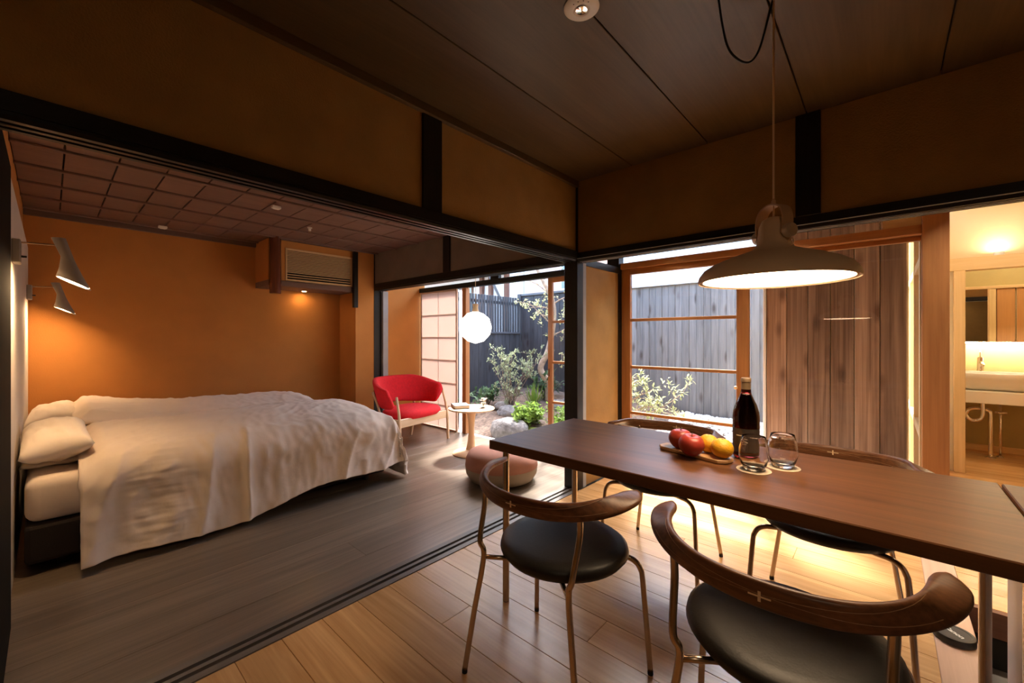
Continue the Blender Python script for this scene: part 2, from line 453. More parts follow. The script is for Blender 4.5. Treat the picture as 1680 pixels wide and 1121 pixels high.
MB().box(-1.75, 2.6, 2.6965, 2.7005, 1.777, 1.781).build('trim_32', 'cap_metal', kind='structure', label='thin pale track line on the passage lintel')
MB().box(-1.75, 2.6, 2.735, 2.739, 1.756, 1.762).box(-1.75, 2.6, 2.765, 2.769, 1.756, 1.762).build('trim_33', 'cap_metal', kind='structure', label='pale sliding tracks under the passage lintel')
# posts
struct('trim_9', 'dark_timber_z', [(-1.87, -1.75, 2.70, 2.785, 0, 2.42)], bev=0.002, label='black corner post where the two lintels meet')
struct('trim_10', 'grey_paint', [(-1.868, -1.752, 2.785, 2.83, 0, 1.76)], label='grey painted strip behind the black corner post')
struct('trim_11', 'dark_timber_z', [(-1.87, -1.753, 1.275, 1.397, 1.836, 2.42)], bev=0.002, label='black short post in the upper wall over the bed opening')
struct('trim_12', 'dark_timber_z', [(-0.357, -0.247, 2.695, 2.80, 1.825, 2.42)], bev=0.002, label='black short post in the upper wall over the passage')
struct('trim_13', 'dark_timber_z', [(-4.85, -4.735, 2.70, 2.80, 0, 2.3)], bev=0.002, label='black post beside the sitting nook')
struct('trim_14', 'grey_paint', [(-4.80, -4.69, 2.80, 2.87, 0, 1.76)], label='grey painted jamb beside the red armchair')
struct('trim_15', 'dark_timber_z', [(-3.375, -3.27, 2.695, 2.80, 1.845, 2.3)], bev=0.002, label='dark short post in the wall over the nook')
# upper walls
struct('wall_left', 'plaster_ochre', [(-1.85, -1.765, -1.5, 1.275, 1.836, 2.42), (-1.85, -1.765, 1.397, 2.70, 1.836, 2.42)], label='ochre plaster wall above the bedroom opening')
struct('wall_back', 'plaster_ochre', [(-1.75, -0.357, 2.712, 2.79, 1.825, 2.42), (-0.247, 2.6, 2.712, 2.79, 1.825, 2.42)], label='ochre plaster wall above the passage opening')
struct('wall_nook', 'plaster_dim', [(-4.735, -3.375, 2.712, 2.79, 1.845, 2.3), (-3.27, -1.87, 2.712, 2.79, 1.845, 2.3)], label='dim plaster wall above the sitting nook')
# room shell the camera stands in
struct('wall_rear', 'plaster_ochre', [(-1.85, 2.7, -1.6, -1.5, -0.32, 2.45)], label='ochre wall behind the viewer')
struct('wall_right', 'plaster_ochre', [(2.6, 2.7, -1.5, 2.8, -0.32, 2.45)], label='ochre wall of the kitchen side')
struct('wall_side', 'plaster_ochre', [(-1.85, -1.765, -1.5, -0.12, -0.06, 1.76)], label='ochre wall beside the viewer')
struct('wall_corner', 'plaster_ochre', [(2.3, 2.7, 2.72, 2.82, -0.32, 1.76)], label='ochre wall end beside the passage')
# ceiling boards of the dining room
ceil = struct('ceiling', 'void_dark', [(-1.9, 2.7, -1.6, 2.85, 2.39, 2.45)], label='dark brown boarded ceiling over the dining room')
for i in range(-1, 9):
    a = -1.304 + 0.4985*(i-0); b = a + 0.4985
    a = max(a, -1.765); b = min(b, 2.6)
    if b - a < 0.02: continue
    sbox('panel', 'ceiling_board', (a+0.0025, b-0.0025, -1.5, 2.712, 2.37, 2.39), ceil, 0.002)
MB().box(-1.765, -1.735, -1.5, 2.70, 2.325, 2.37, bev=0.002).build('trim_16', 'ceiling_board', kind='structure', label='brown ceiling moulding over the ochre wall')

# ------------------------------------------------------------------ bedroom shell
BX = -5.15
struct('wall_bed', 'plaster_orange', [(BX-0.1, BX, -0.26, 2.80, 0, 2.3)], label='orange plaster wall behind the bed')
struct('wall_alcove', 'plaster_orange', [(BX, -4.74, 2.46, 2.70, 0, 2.3), (BX, -4.85, 2.70, 2.80, 0, 2.3)], label='orange plaster side of the alcove')
struct('wall_head', 'plaster_orange', [(BX, -1.87, -0.26, -0.145, 0, 2.3)], label='orange plaster wall over the bed heads')
struct('wall_panel', 'white_panel', [(-5.12, -2.62, -0.145, -0.118, 0, 1.90)], bev=0.003, label='white panel behind the pillows')
dd = struct('door_1', 'black_door', [(-2.612, -1.88, -0.140, -0.105, 0.002, 1.86)], bev=0.003, label='black sliding door panel at the edge of the bedroom')
bc = struct('ceiling_bedroom', 'void_dark', [(BX-0.1, -1.85, -0.26, 2.80, 2.232, 2.30)], label='reddish brown coffered ceiling over the bed')
xs = [-1.85, -2.15, -2.57, -2.985, -3.40, -3.815, -4.23, -4.645, -5.06]
ys = [-0.145] + [0.054 + 0.22*i for i in range(12)] + [2.70]
for xa, xb in zip(xs, xs[1:]):
    for ya, yb in zip(ys, ys[1:]):
        sbox('tile', 'ceiling_tile', (xb+0.014, xa-0.014, ya+0.004, yb-0.004, 2.215, 2.232), bc, 0.0015)
for xa in xs[1:]:
    MB().box(xa-0.015, xa+0.015, -0.145, 2.70, 2.200, 2.232, bev=0.004).build('batten', 'ceiling_tile', bc)
struct('trim_17', 'ceiling_tile', [(BX, BX+0.03, -0.145, 1.51, 2.165, 2.215)], bev=0.004, label='brown moulding under the bedroom ceiling')

# ------------------------------------------------------------------ sitting nook and window passage
struct('wall_nook_side', 'plaster_orange', [(-4.85, -4.73, 2.87, 3.46, 0, 2.3)], label='orange plaster wall behind the red armchair')
struct('wall_nib', 'plaster_ochre', [(-1.85, -1.765, 2.83, 3.38, 0, 1.745)], label='ochre plaster pier between nook and passage')
struct('trim_18', 'dark_timber', [(-1.86, -1.755, 2.83, 3.38, 1.745, 1.80)], label='dark cap on the ochre pier')
struct('ceiling_passage', 'pine_x', [(-4.85, 2.4, 2.79, 3.50, 2.24, 2.30)], label='pale ceiling over the window passage')
struct('trim_19', 'dark_timber_z', [(-1.87, -1.756, 3.38, 3.47, 0, 2.24)], label='black post between the two windows')
struct('trim_20', 'dark_timber_x', [(-4.73, -1.87, 3.37, 3.44, 1.787, 1.845)], bev=0.002, label='dark rail over the garden door')
struct('trim_21', 'dark_timber_z', [(-3.37, -3.24, 3.38, 3.43, 1.845, 2.24)], bev=0.002, label='dark post in the transom over the garden door')
struct('trim_22', 'concrete', [(-4.73, -1.87, 3.40, 3.47, -0.16, 0.0)], bev=0.004, label='pale threshold of the garden door')
struct('wall_upper', 'plaster_cream', [(-4.85, 2.4, 3.44, 3.52, 2.20, 2.45)], label='plaster strip above the transoms')

# transom glass
w3 = empty('window_1', (-3.3, 3.40, 1.845), kind='structure', label='clear transom over the garden door')
for xa, xb in ((-4.72, -3.37), (-3.24, -1.87)):
    MB().box(xa+3.3, xb+3.3, -0.002, 0.002, 0.0, 0.36).build('pane', 'window_glass', w3)

# shoji
sh = empty('door_2', (-4.70, 3.385, 0), kind='structure', label='white paper shoji screen behind the red armchair')
W_, H_ = 0.75, 1.785
for b in ((0, 0.022, -0.012, 0.012, 0, H_), (W_-0.02, W_, -0.012, 0.012, 0, H_)):
    MB().box(*b, bev=0.002).build('stile', 'shoji_line', sh)
for z in (0, H_-0.02):
    MB().box(0.022, W_-0.02, -0.012, 0.012, z, z+0.02, bev=0.002).build('rail', 'shoji_line', sh)
rows = 6; ch = (H_-0.04)/rows; cw = (W_-0.042)/2
for i in range(2):
    for j in range(rows):
        MB().box(-cw/2+0.0025, cw/2-0.0025, -0.0015, 0.0015, -ch/2+0.0025, ch/2-0.0025, bev=0.0008).build('pane', 'shoji_paper', sh, loc=(0.022+cw*(i+0.5), -0.006, 0.02+ch*(j+0.5)))
for j in range(1, rows):
    MB().box(0.022, W_-0.02, -0.003, 0.010, 0.02+ch*j-0.003, 0.02+ch*j+0.003).build('muntin', 'shoji_line', sh)
MB().box(0.022+cw-0.003, 0.022+cw+0.003, -0.003, 0.010, 0.02, H_-0.02).build('muntin', 'shoji_line', sh)
struct('window_6', 'frosted_white', [(-3.945, -3.868, 3.412, 3.418, 0, 1.787)], label='narrow bright frosted side light beside the shoji')
struct('trim_24', 'cedar_z', [(-3.865, -3.795, 3.385, 3.45, 0, 1.787)], bev=0.003, label='reddish cedar jamb of the garden door')

# sliding glass sash of the nook
gs = empty('door_3', (-2.55, 3.405, 0), kind='structure', label='cedar framed glass door slid against the black post')
def sash(root, w, h, bars, st, mat_z, mat_x, top=0.05, bot=0.09, dep=0.016, right=None):
    right = right or st
    MB().box(0, st, -dep, dep, 0, h, bev=0.002).build('stile', mat_z, root)
    MB().box(w-right, w, -dep, dep, 0, h, bev=0.002).build('stile', mat_z, root)
    MB().box(st, w-right, -dep, dep, h-top, h, bev=0.002).build('rail', mat_x, root)
    MB().box(st, w-right, -dep, dep, 0, bot, bev=0.002).build('rail', mat_x, root)
    zs = [bot] + bars + [h-top]
    for z in bars:
        MB().box(st, w-right, -dep*0.8, dep*0.8, z-0.0125, z+0.0125, bev=0.002).build('muntin', mat_x, root)
    for a, b in zip(zs, zs[1:]):
        MB().box(st, w-right, -0.002, 0.002, a+(0.0125 if a in bars else 0), b-(0.0125 if b in bars else 0)).build('pane', 'window_glass', root)
sash(gs, 0.68, 1.785, [0.52, 0.925, 1.335], 0.052, 'cedar_z', 'cedar_x')
MB().box(0.012, 0.020, -0.020, -0.014, 0.78, 0.86, bev=0.001).build('finger_pull', 'dark_metal', gs)

# right hand window wall
WY = 3.45
w2 = empty('window_2', (-1.755, WY, 0), kind='structure', label='cedar framed glass sliding door with three cross bars')
sash(w2, 1.015, 1.782, [0.51, 0.915, 1.33], 0.082, 'cedar_z', 'cedar_x', top=0.048, bot=0.10, dep=0.02)
MB().lathe([(0.0, 0), (0.011, 0.001), (0.013, 0.008), (0.009, 0.014), (0.0, 0.016)], 12).build('knob', 'inlay', w2, True, loc=(0.93, -0.02, 0.80), rot=(R(90), 0, 0))
w4 = empty('window_3', (-0.74, WY+0.03, 0), kind='structure', label='tall clear window before the weathered board wall')
MB().box(0, 0.905, -0.016, 0.016, 0, 0.06, bev=0.002).build('rail', 'cedar_x', w4)
MB().box(0, 0.905, -0.016, 0.016, 1.752, 1.782, bev=0.002).build('rail', 'cedar_x', w4)
MB().box(0, 0.905, -0.002, 0.002, 0.06, 1.752).build('pane', 'window_glass', w4)
MB().box(-1.756, 0.166, WY-0.04, WY+0.06, 1.783, 1.838, bev=0.003).build('trim_25', 'cedar_x', kind='structure', label='orange cedar header over the glass doors')
w5 = empty('window_4', (-1.755, WY+0.01, 1.838), kind='structure', label='clear transom over the cedar header')
MB().box(0, 1.75, -0.002, 0.002, 0, 0.36).build('pane', 'window_glass', w5)
MB().box(1.75, 1.92, -0.03, 0.03, 0, 0.40).build('panel', 'pine_x', w5)
MB().box(-1.79, 0.166, WY-0.05, WY+0.09, -0.05, 0.0, bev=0.003).build('trim_26', 'sill_plank', kind='structure', label='timber threshold of the glass doors')
MB().box(0.166, 0.277, WY-0.055, WY+0.055, 0, 2.24, bev=0.003).build('trim_27', 'cedar_z', kind='structure', label='thick orange timber post beside the washroom opening')

# ------------------------------------------------------------------ washroom passage
pw = empty('wall_passage', (0.19, WY+0.06, 0), kind='structure', label='lit timber framed side wall outside the window')
L_ = 1.85
for y0 in (0.0, 0.62, 1.24, 1.79):
    MB().box(-0.03, 0.07, y0, y0+0.06, 0, 2.3, bev=0.002).build('stud', 'pine_z', pw)
for z0 in (0.0, 0.55, 1.62, 2.2):
    MB().box(-0.028, 0.068, 0.06, L_-0.06, z0, z0+0.055, bev=0.002).build('rail', 'pine_x', pw)
for y0, y1 in ((0.06, 0.62), (0.68, 1.24), (1.30, 1.79)):
    for z0, z1 in ((0.055, 0.55), (0.605, 1.62), (1.675, 2.2)):
        MB().box(0.012, 0.020, y0, y1, z0, z1).build('pane', 'frosted', pw)
struct('wall_wash_left', 'plaster_cream', [(0.16, 0.26, 5.36, 6.6, 0, 2.5)], label='cream washroom wall')
struct('wall_wash_back', 'plaster_khaki', [(0.16, 2.4, 6.5, 6.6, 0, 2.5)], label='khaki plaster wall behind the basin')
struct('wall_wash_right', 'plaster_cream', [(2.3, 2.4, 2.82, 6.6, -0.05, 2.5)], label='cream wall closing the washroom')
struct('ceiling_washroom', 'plaster_cream', [(0.16, 2.4, 3.50, 6.6, 2.45, 2.52)], label='cream washroom ceiling')
struct('trim_28', 'pine_x', [(0.26, 2.3, 6.47, 6.5, 0, 0.06)], bev=0.003, label='pale skirting under the basin')
struct('trim_29', 'pine_x', [(0.20, 2.3, 5.28, 5.37, 1.755, 1.865)], bev=0.003, label='pale timber beam across the washroom opening')
struct('trim_30', 'pine_z', [(0.455, 0.525, 5.28, 5.37, 0, 1.755)], bev=0.003, label='pale timber post of the washroom opening')
struct('wall_wash_upper', 'plaster_cream', [(0.20, 2.3, 5.40, 5.44, 1.865, 2.45)], label='cream wall glowing above the washroom beam')
struct('window_5', 'frosted', [(0.30, 0.455, 5.32, 5.33, 0, 1.755)], label='narrow frosted side light beside the washroom post')
struct('trim_31', 'pine_z', [(0.905, 0.96, 5.28, 5.37, 0, 1.755)], bev=0.003, label='pale far jamb of the washroom opening')
d4 = struct('door_4', 'door_wood', [(0.97, 1.42, 5.30, 5.34, 0.005, 1.75)], bev=0.002, label='orange timber door leaf seen in the mirror')
struct('wall_wash_front', 'plaster_cream', [(1.42, 2.3, 5.29, 5.36, 0, 1.755)], label='cream partition beside the timber door')

# ------------------------------------------------------------------ courtyard
def smooth(a, b, t):
    t = max(0.0, min(1.0, (t-a)/(b-a))); return t*t*(3-2*t)
def gz(x, y):
    back = -0.15 + 0.20*smooth(3.65, 4.5, y) + 0.17*smooth(4.5, 5.6, y)
    k = smooth(-2.6, -1.9, x)
    z = back*(1-k) + (-0.13 + 0.22*smooth(4.25, 5.9, y)*(1-smooth(-0.6, -0.1, x)))*k
    return z + 0.018*noise.noise(Vector((x*5, y*5, 0.3))) + 0.01*noise.noise(Vector((x*14, y*14, 2.0)))
mb = MB(); NX, NY = 110, 50
vs = [[mb.bm.verts.new((x, yy, gz(x, yy))) for x in [-5.3 + 6.6*i/NX for i in range(NX+1)]] for yy in [3.46 + 2.6*j/NY for j in range(NY+1)]]
for j in range(NY):
    for i in range(NX):
        mb.bm.faces.new((vs[j][i], vs[j][i+1], vs[j+1][i+1], vs[j+1][i]))
mb.build('ground', 'soil', smooth=True, kind='structure', label='brown soil of the courtyard garden')
struct('ground_outer', 'concrete', [(-12, 8, 3.3, 14, -0.5, -0.4)], label='ground beyond the courtyard')

_tb = bmesh.new(); bmesh.ops.create_icosphere(_tb, subdivisions=1, radius=1.0); _tb.verts.ensure_lookup_table()
ICO_V = [v.co.copy() for v in _tb.verts]; ICO_F = [[v.index for v in f.verts] for f in _tb.faces]; _tb.free()
def pebbles(name, n, x0, x1, y0, y1, r0, r1, mat, label, seed):
    rr = random.Random(seed); V = []; F = []
    for _ in range(n):
        x = rr.uniform(x0, x1); yy = rr.uniform(y0, y1); r = rr.uniform(r0, r1); a = rr.uniform(0, 6.28)
        ca, sa = math.cos(a), math.sin(a); sy, sz = rr.uniform(0.7, 1), rr.uniform(0.45, 0.7)
        z = gz(x, yy) + r*0.25; k = len(V)
        for v in ICO_V:
            u, w = v.x*r, v.y*r*sy
            V.append((x + u*ca - w*sa, yy + u*sa + w*ca, z + v.z*r*sz))
        F += [[i+k for i in f] for f in ICO_F]
    me = bpy.data.meshes.new(name); me.from_pydata(V, [], F); me.update()
    for p in me.polygons: p.use_smooth = True
    return link(name, me, mat, label=label, cat='gravel', kind='stuff')
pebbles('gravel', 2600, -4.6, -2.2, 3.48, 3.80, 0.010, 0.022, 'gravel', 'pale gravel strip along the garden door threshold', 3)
pebbles('gravel', 3600, -1.95, 0.14, 3.56, 4.18, 0.011, 0.024, 'gravel_sunlit_white', 'sunlit white gravel below the cedar glass doors', 4)
pebbles('gravel', 3800, -2.1, -0.55, 4.22, 6.05, 0.016, 0.034, 'gravel_sunlit_white', 'gravel bed at the foot of the silver grey fence, whitened to look sunlit', 6)

def blob(name, mat, c, rx, ry, rz, seed, amp=0.18, sub=4, parent=None, flat=True, fr=1.6, **kw):
    mb = MB(); mb.ico((0, 0, 0), 1.0, sub)
    for v in mb.bm.verts:
        n = v.co.normalized()
        d = 1 + amp*noise.noise(n*fr + Vector((seed, seed*1.7, 0))) + amp*0.35*noise.noise(n*fr*3 + Vector((seed, 0, seed)))
        v.co = Vector((n.x*rx*d, n.y*ry*d, n.z*rz*d))
    return mb.build(name, mat, parent, smooth=True, loc=c, **kw)
tag(blob('garden_rock', 'rock', (-3.60, 3.98, -0.02), 0.30, 0.20, 0.16, 3.1, 0.14), 'large rounded grey rock behind the small round table', 'rock')
tag(blob('garden_rock', 'rock', (-4.05, 4.50, 0.08), 0.24, 0.15, 0.10, 8.2), 'low flat grey stone behind the shrub stems', 'rock')
tag(blob('garden_rock', 'rock', (-3.62, 5.02, 0.16), 0.15, 0.12, 0.10, 5.7), 'small pinkish grey stone near the maple trunk', 'rock')
tag(blob('garden_rock', 'rock', (-3.42, 5.26, 0.22), 0.22, 0.15, 0.10, 1.4), 'pale stone at the foot of the trunk behind the glass door', 'rock')
tag(blob('garden_rock', 'rock', (-4.42, 4.72, 0.10), 0.16, 0.14, 0.08, 6.6), 'dark low stone beside the board fence', 'rock')
# moss
mb = MB(); n = 26
for (cx, cy, rx, ry) in ((-3.15, 4.02, 0.46, 0.22),):
    ring = [[(cx + rx*t*math.cos(2*PI*k/n)*(1+0.2*math.sin(3*2*PI*k/n)), cy + ry*t*math.sin(2*PI*k/n)*(1+0.15*math.cos(5*2*PI*k/n))) for k in range(n)] for t in (1.0, 0.8, 0.6, 0.4, 0.2, 0.05)]
    mb.loft([[(x, yy, gz(x, yy) + (0.004 if i == 0 else 0.03+0.012*i) + 0.012*noise.noise(Vector((x*22, yy*22, 1)))) for x, yy in r] for i, r in enumerate(ring)], cap=True)
tag(mb.build('moss', 'moss', smooth=True), 'yellow green moss carpet in the courtyard', 'moss', kind='stuff')

# --- plants
def leaf(mb, p, d, up, L, W):
    d = d.normalized(); s = d.cross(up)
    if s.length < 1e-3: s = d.cross(Vector((1, 0, 0)))
    s.normalize(); nrm = s.cross(d)
    a = p; b = p + d*L*0.5 + s*W*0.5 + nrm*W*0.12; c = p + d*L - nrm*L*0.08; e = p + d*L*0.5 - s*W*0.5 + nrm*W*0.12
    m_ = p + d*L*0.5 - nrm*W*0.05
    va, vb, vc, ve, vm = [mb.bm.verts.new(q) for q in (a, b, c, e, m_)]
    mb.bm.faces.new((va, vb, vm)); mb.bm.faces.new((vb, vc, vm)); mb.bm.faces.new((vc, ve, vm)); mb.bm.faces.new((ve, va, vm))
def rvec(rr, z=0.0):
    return Vector((rr.uniform(-1, 1), rr.uniform(-1, 1), rr.uniform(-1, 1)+z)).normalized()
def leaf_tuft(mb, p, rr, n, L, W, spread=0.03, upb=0.5):
    for _ in range(n):
        d = rvec(rr, upb)
        leaf(mb, p + rvec(rr)*spread*rr.random(), d, Vector((0, 0, 1)), L*rr.uniform(0.7, 1.2), W*rr.uniform(0.8, 1.2))

def shrub(name, loc, h, rad, nst, leafmat, label, seed, L=0.045, W=0.018, tuft=9, bark='bark_grey', lean=(0, 0), group=None, twigs=5, cat='shrub'):
    rr = random.Random(seed)
    root = empty(name, loc, label=label, cat=cat, group=group)
    st = MB(); fo = MB()
    for i in range(nst):
        a = 2*PI*i/nst + rr.uniform(-0.3, 0.3); hh = h*rr.uniform(0.55, 1.0)
        end = Vector((math.cos(a)*rad*rr.uniform(0.4, 1) + lean[0]*hh, math.sin(a)*rad*rr.uniform(0.4, 1) + lean[1]*hh, hh))
        mid = Vector((end.x*0.35, end.y*0.35, hh*0.5)) + rvec(rr)*0.05
        path = bez([(0, 0, 0), mid, end], 5)
        st.tube(path, [0.009*(1-0.75*k/(len(path)-1)) for k in range(len(path))], 5)
        leaf_tuft(fo, end, rr, tuft, L, W, 0.05)
        for t in range(twigs):
            q = path[rr.randint(len(path)//3, len(path)-1)]
            e2 = q + Vector((rr.uniform(-1, 1), rr.uniform(-1, 1), rr.uniform(0.1, 0.9))).normalized()*rr.uniform(0.10, 0.24)
            st.tube([q, (q+e2)/2 + rvec(rr)*0.015, e2], [0.004, 0.003, 0.0015], 4)
            leaf_tuft(fo, e2, rr, tuft, L, W, 0.04); leaf_tuft(fo, (q+e2)/2, rr, tuft//2, L, W, 0.03)
    st.build('stem', bark, root, smooth=True)
    f = fo.build('foliage', leafmat, root); f['kind'] = 'stuff'
    return root
shrub('garden_shrub', (-4.22, 4.66, 0.04), 0.98, 0.42, 11, 'leaf_grey', 'airy grey green shrub before the charcoal fence', 11, 0.055, 0.02, 10, twigs=7, lean=(0.12, 0.06))
shrub('low_plant', (-3.52, 4.22, 0.0), 0.16, 0.18, 14, 'leaf_bright', 'bright lime green ground plant beside the rounded rock', 12, 0.07, 0.045, 9, twigs=3, cat='plant')
shrub('low_plant', (-3.05, 4.35, 0.03), 0.12, 0.16, 10, 'leaf_bright', 'spreading light green plant over the moss', 13, 0.055, 0.03, 8, twigs=3, cat='plant')
shrub('low_plant', (-4.72, 4.70, 0.10), 0.22, 0.16, 8, 'leaf_dark', 'dark green leafy plant at the fence foot', 14, 0.10, 0.045, 6, twigs=2, cat='plant')
shrub('low_plant', (-4.80, 4.25, 0.02), 0.16, 0.12, 6, 'leaf_dark', 'small dark green plant beside the cedar jamb', 15, 0.09, 0.04, 6, twigs=2, cat='plant')
shrub('low_plant', (-4.12, 5.38, 0.2), 0.30, 0.18, 9, 'leaf_dark', 'deep green broad leaved plant left of the maple trunk', 16, 0.11, 0.05, 7, twigs=2, cat='plant')
# grassy tuft
tf = empty('grass_tuft', (-4.02, 4.98, 0.14), label='upright bright green grass tuft behind the shrub', cat='plant')
mb = MB(); rr = random.Random(5)
for _ in range(70):
    a = rr.uniform(0, 2*PI); o = rr.uniform(0.02, 0.22); h = rr.uniform(0.2, 0.42)
    p0 = Vector((math.cos(a)*0.03, math.sin(a)*0.03, 0)); p2 = Vector((math.cos(a)*o, math.sin(a)*o, h*(1-o)))
    leaf(mb, p0, p2-p0, Vector((math.cos(a), math.sin(a), 0.2)), (p2-p0).length, 0.014)
f = mb.build('blades', 'leaf_bright', tf); f['kind'] = 'stuff'

def tree(name, loc, trunk, r0, branches, leafmat, label, seed, L, W, tuft, sub=6, bark='bark_pale'):
    rr = random.Random(seed)
    root = empty(name, loc, label=label, cat='tree')
    path = bez(trunk, 6)
    MB().tube(path, [r0*(1-0.6*k/(len(path)-1)) for k in range(len(path))], 9).build('trunk', bark, root, smooth=True)
    br = MB(); fo = MB()
    for (t, pts, rb) in branches:
        q = path[int(t*(len(path)-1))]
        bp = bez([q] + [q + Vector(p) for p in pts], 5)
        br.tube(bp, [rb*(1-0.8*k/(len(bp)-1)) for k in range(len(bp))], 6)
        for _ in range(sub):
            i = rr.randint(len(bp)//3, len(bp)-1); q2 = bp[i]
            e2 = q2 + rvec(rr, 0.2)*rr.uniform(0.10, 0.28)
            br.tube([q2, (q2+e2)/2+rvec(rr)*0.02, e2], [0.004, 0.003, 0.0015], 4)
            leaf_tuft(fo, e2, rr, tuft, L, W, 0.06, 0.1); leaf_tuft(fo, (q2+e2)/2, rr, tuft//2, L, W, 0.05, 0.1)
        leaf_tuft(fo, bp[-1], rr, tuft, L, W, 0.06, 0.1)
    br.build('branches', bark, root, smooth=True)
    f = fo.build('foliage', leafmat, root); f['kind'] = 'stuff'
    return root
tree('maple_tree', (-3.95, 5.28, 0.17), [(0, 0, 0), (-0.02, 0.0, 0.28), (-0.12, -0.06, 0.52), (-0.02, 0.0, 0.80), (0.06, 0.04, 1.25), (0.05, 0.02, 1.6), (-0.10, -0.1, 2.0), (-0.3, -0.2, 2.5)], 0.060,
     [(0.62, [(-0.12, -0.1, 0.12), (-0.34, -0.26, 0.10)], 0.014), (0.55, [(-0.1, -0.1, 0.15), (-0.30, -0.30, 0.42)], 0.014), (0.7, [(0.2, 0.05, 0.1), (0.45, 0.15, 0.16)], 0.014),
      (0.75, [(-0.18, -0.15, 0.2), (-0.42, -0.3, 0.3)], 0.012), (0.85, [(0.2, 0.1, 0.1), (0.6, 0.3, 0.25)], 0.012), (0.95, [(-0.25, -0.1, 0.1), (-0.5, -0.3, 0.3)], 0.012), (0.5, [(0.15, 0.1, 0.1), (0.4, 0.2, 0.22)], 0.012)],
     'leaf_pale', 'pale barked maple tree with crooked trunk in the courtyard', 21, 0.045, 0.03, 7, 9)
tree('young_tree', (-3.38, 5.22, 0.24), [(0, 0, 0), (0.06, 0.04, 0.25), (0.16, 0.1, 0.55), (0.12, 0.1, 0.95), (0.22, 0.12, 1.5)], 0.045,
     [(0.35, [(-0.1, -0.1, 0.2), (-0.28, -0.2, 0.35)], 0.01), (0.6, [(0.15, 0.1, 0.15), (0.3, 0.15, 0.3)], 0.01), (0.8, [(-0.15, -0.1, 0.2), (-0.3, -0.2, 0.3)], 0.01), (0.95, [(0.1, 0, 0.2), (0.15, 0.1, 0.4)], 0.01), (0.9, [(-0.1, 0, 0.2), (-0.1, 0.1, 0.5)], 0.01)],
     'leaf_pale', 'young tree with forked branches behind the glass door', 22, 0.05, 0.03, 7, 9)
tree('evergreen_tree', (-2.42, 4.55, -0.02), [(0, 0, 0), (0.02, 0.02, 0.25), (-0.05, 0.05, 0.55), (-0.02, 0.05, 1.0)], 0.035,
     [(0.35, [(0.20, 0.10, 0.02), (0.42, 0.24, 0.10), (0.66, 0.34, 0.30)], 0.013), (0.42, [(0.18, 0.05, 0.16), (0.40, 0.15, 0.30)], 0.011), (0.3, [(0.15, 0.08, 0.1), (0.34, 0.14, 0.18), (0.58, 0.26, 0.14)], 0.011),
      (0.6, [(0.14, 0.05, 0.15), (0.30, 0.10, 0.26)], 0.010), ],
     'leaf_pale', 'sunlit pale leaved branch reaching past the cedar sash', 23, 0.075, 0.026, 11, 7)
shrub('dwarf_shrub', (-3.52, 5.62, 0.2), 0.62, 0.16, 5, 'leaf_maroon', 'small maroon leaved shrub behind the maple trunk', 24, 0.05, 0.025, 7, twigs=3)

# --- fences
fs = empty('charcoal_fence', (-5.25, 3.5, 0), label='charcoal board fence with open slats on top, side run', cat='fence')
bw = 0.0985
me_b = MB().box(-0.010, 0.010, -bw/2+0.0015, bw/2-0.0015, -0.2, 1.25, bev=0.002).mesh('board')
for i in range(26):
    link('board', me_b, 'charcoal_board', fs, loc=((0.004 if i % 2 else 0.0), bw*(i+0.5), 0))
MB().box(-0.03, 0.035, 0, 2.56, 1.25, 1.285, bev=0.003).build('middle_rail', 'charcoal_cap', fs)
me_s = MB().box(-0.012, 0.012, -0.021, 0.021, 1.285, 1.94, bev=0.002).mesh('slat')
for i in range(37):
    link('slat', me_s, 'charcoal_board', fs, loc=(0, 0.035 + 0.069*i, 0))
MB().box(-0.05, -0.02, 0, 2.56, 1.80, 1.85).build('back_rail', 'charcoal_cap', fs)
MB().box(-0.05, -0.02, 0, 2.56, 0.2, 0.28).build('back_rail', 'charcoal_cap', fs)

MB().box(-0.05, 0.03, 2.56, 2.66, -0.2, 2.02, bev=0.003).build('corner_post', 'charcoal_board', fs)
fb = empty('charcoal_fence', (-5.222, 6.115, 0), label='solid charcoal board fence behind the maple tree', cat='fence')
me_b2 = MB().box(-bw/2+0.0015, bw/2-0.0015, -0.010, 0.010, -0.2, 1.98, bev=0.002).mesh('board')
for i in range(21):
    link('board', me_b2, 'charcoal_board', fb, loc=(bw*(i+0.5), (0.006 if i % 2 else 0.0), 0))
MB().box(0, 2.07, -0.04, 0.05, 1.98, 2.02, bev=0.003).build('cap_rail', 'charcoal_cap', fb)
sf = empty('weathered_fence', (-3.155, 6.10, 0), label='silver grey board fence outside the cedar glass doors', cat='fence')
me_s2 = MB().box(-bw/2+0.0015, bw/2-0.0015, -0.010, 0.010, -0.2, 1.95, bev=0.002).mesh('board')
for i in range(33):
    link('board', me_s2, 'silver_board', sf, loc=(bw*(i+0.5), (0.007 if i % 2 else 0.0), 0))
MB().box(0, 3.26, -0.05, 0.06, 1.95, 1.99, bev=0.003).build('cap_rail', 'cap_metal', sf)

# --- weathered board wall opposite the tall window
bwall = empty('board_wall', (-0.765, 4.20, 0), label='weathered brown board wall of knotty vertical planks', cat='wall')
me_p = MB().box(-0.0725, 0.0725, -0.012, 0.012, -0.2, 2.75, bev=0.003).mesh('plank')
for i in range(6):
    link('plank', me_p, 'weathered_board', bwall, loc=(0.074 + 0.1485*i, 0.003*(i % 2), 0))
MB().box(-0.026, -0.002, -0.02, 0.12, -0.2, 2.75, bev=0.003).build('corner_strip', 'white_laminate', bwall)
MB().box(0.0, 0.90, 0.02, 0.12, -0.2, 2.75).build('backing', 'plaster_cream', bwall)
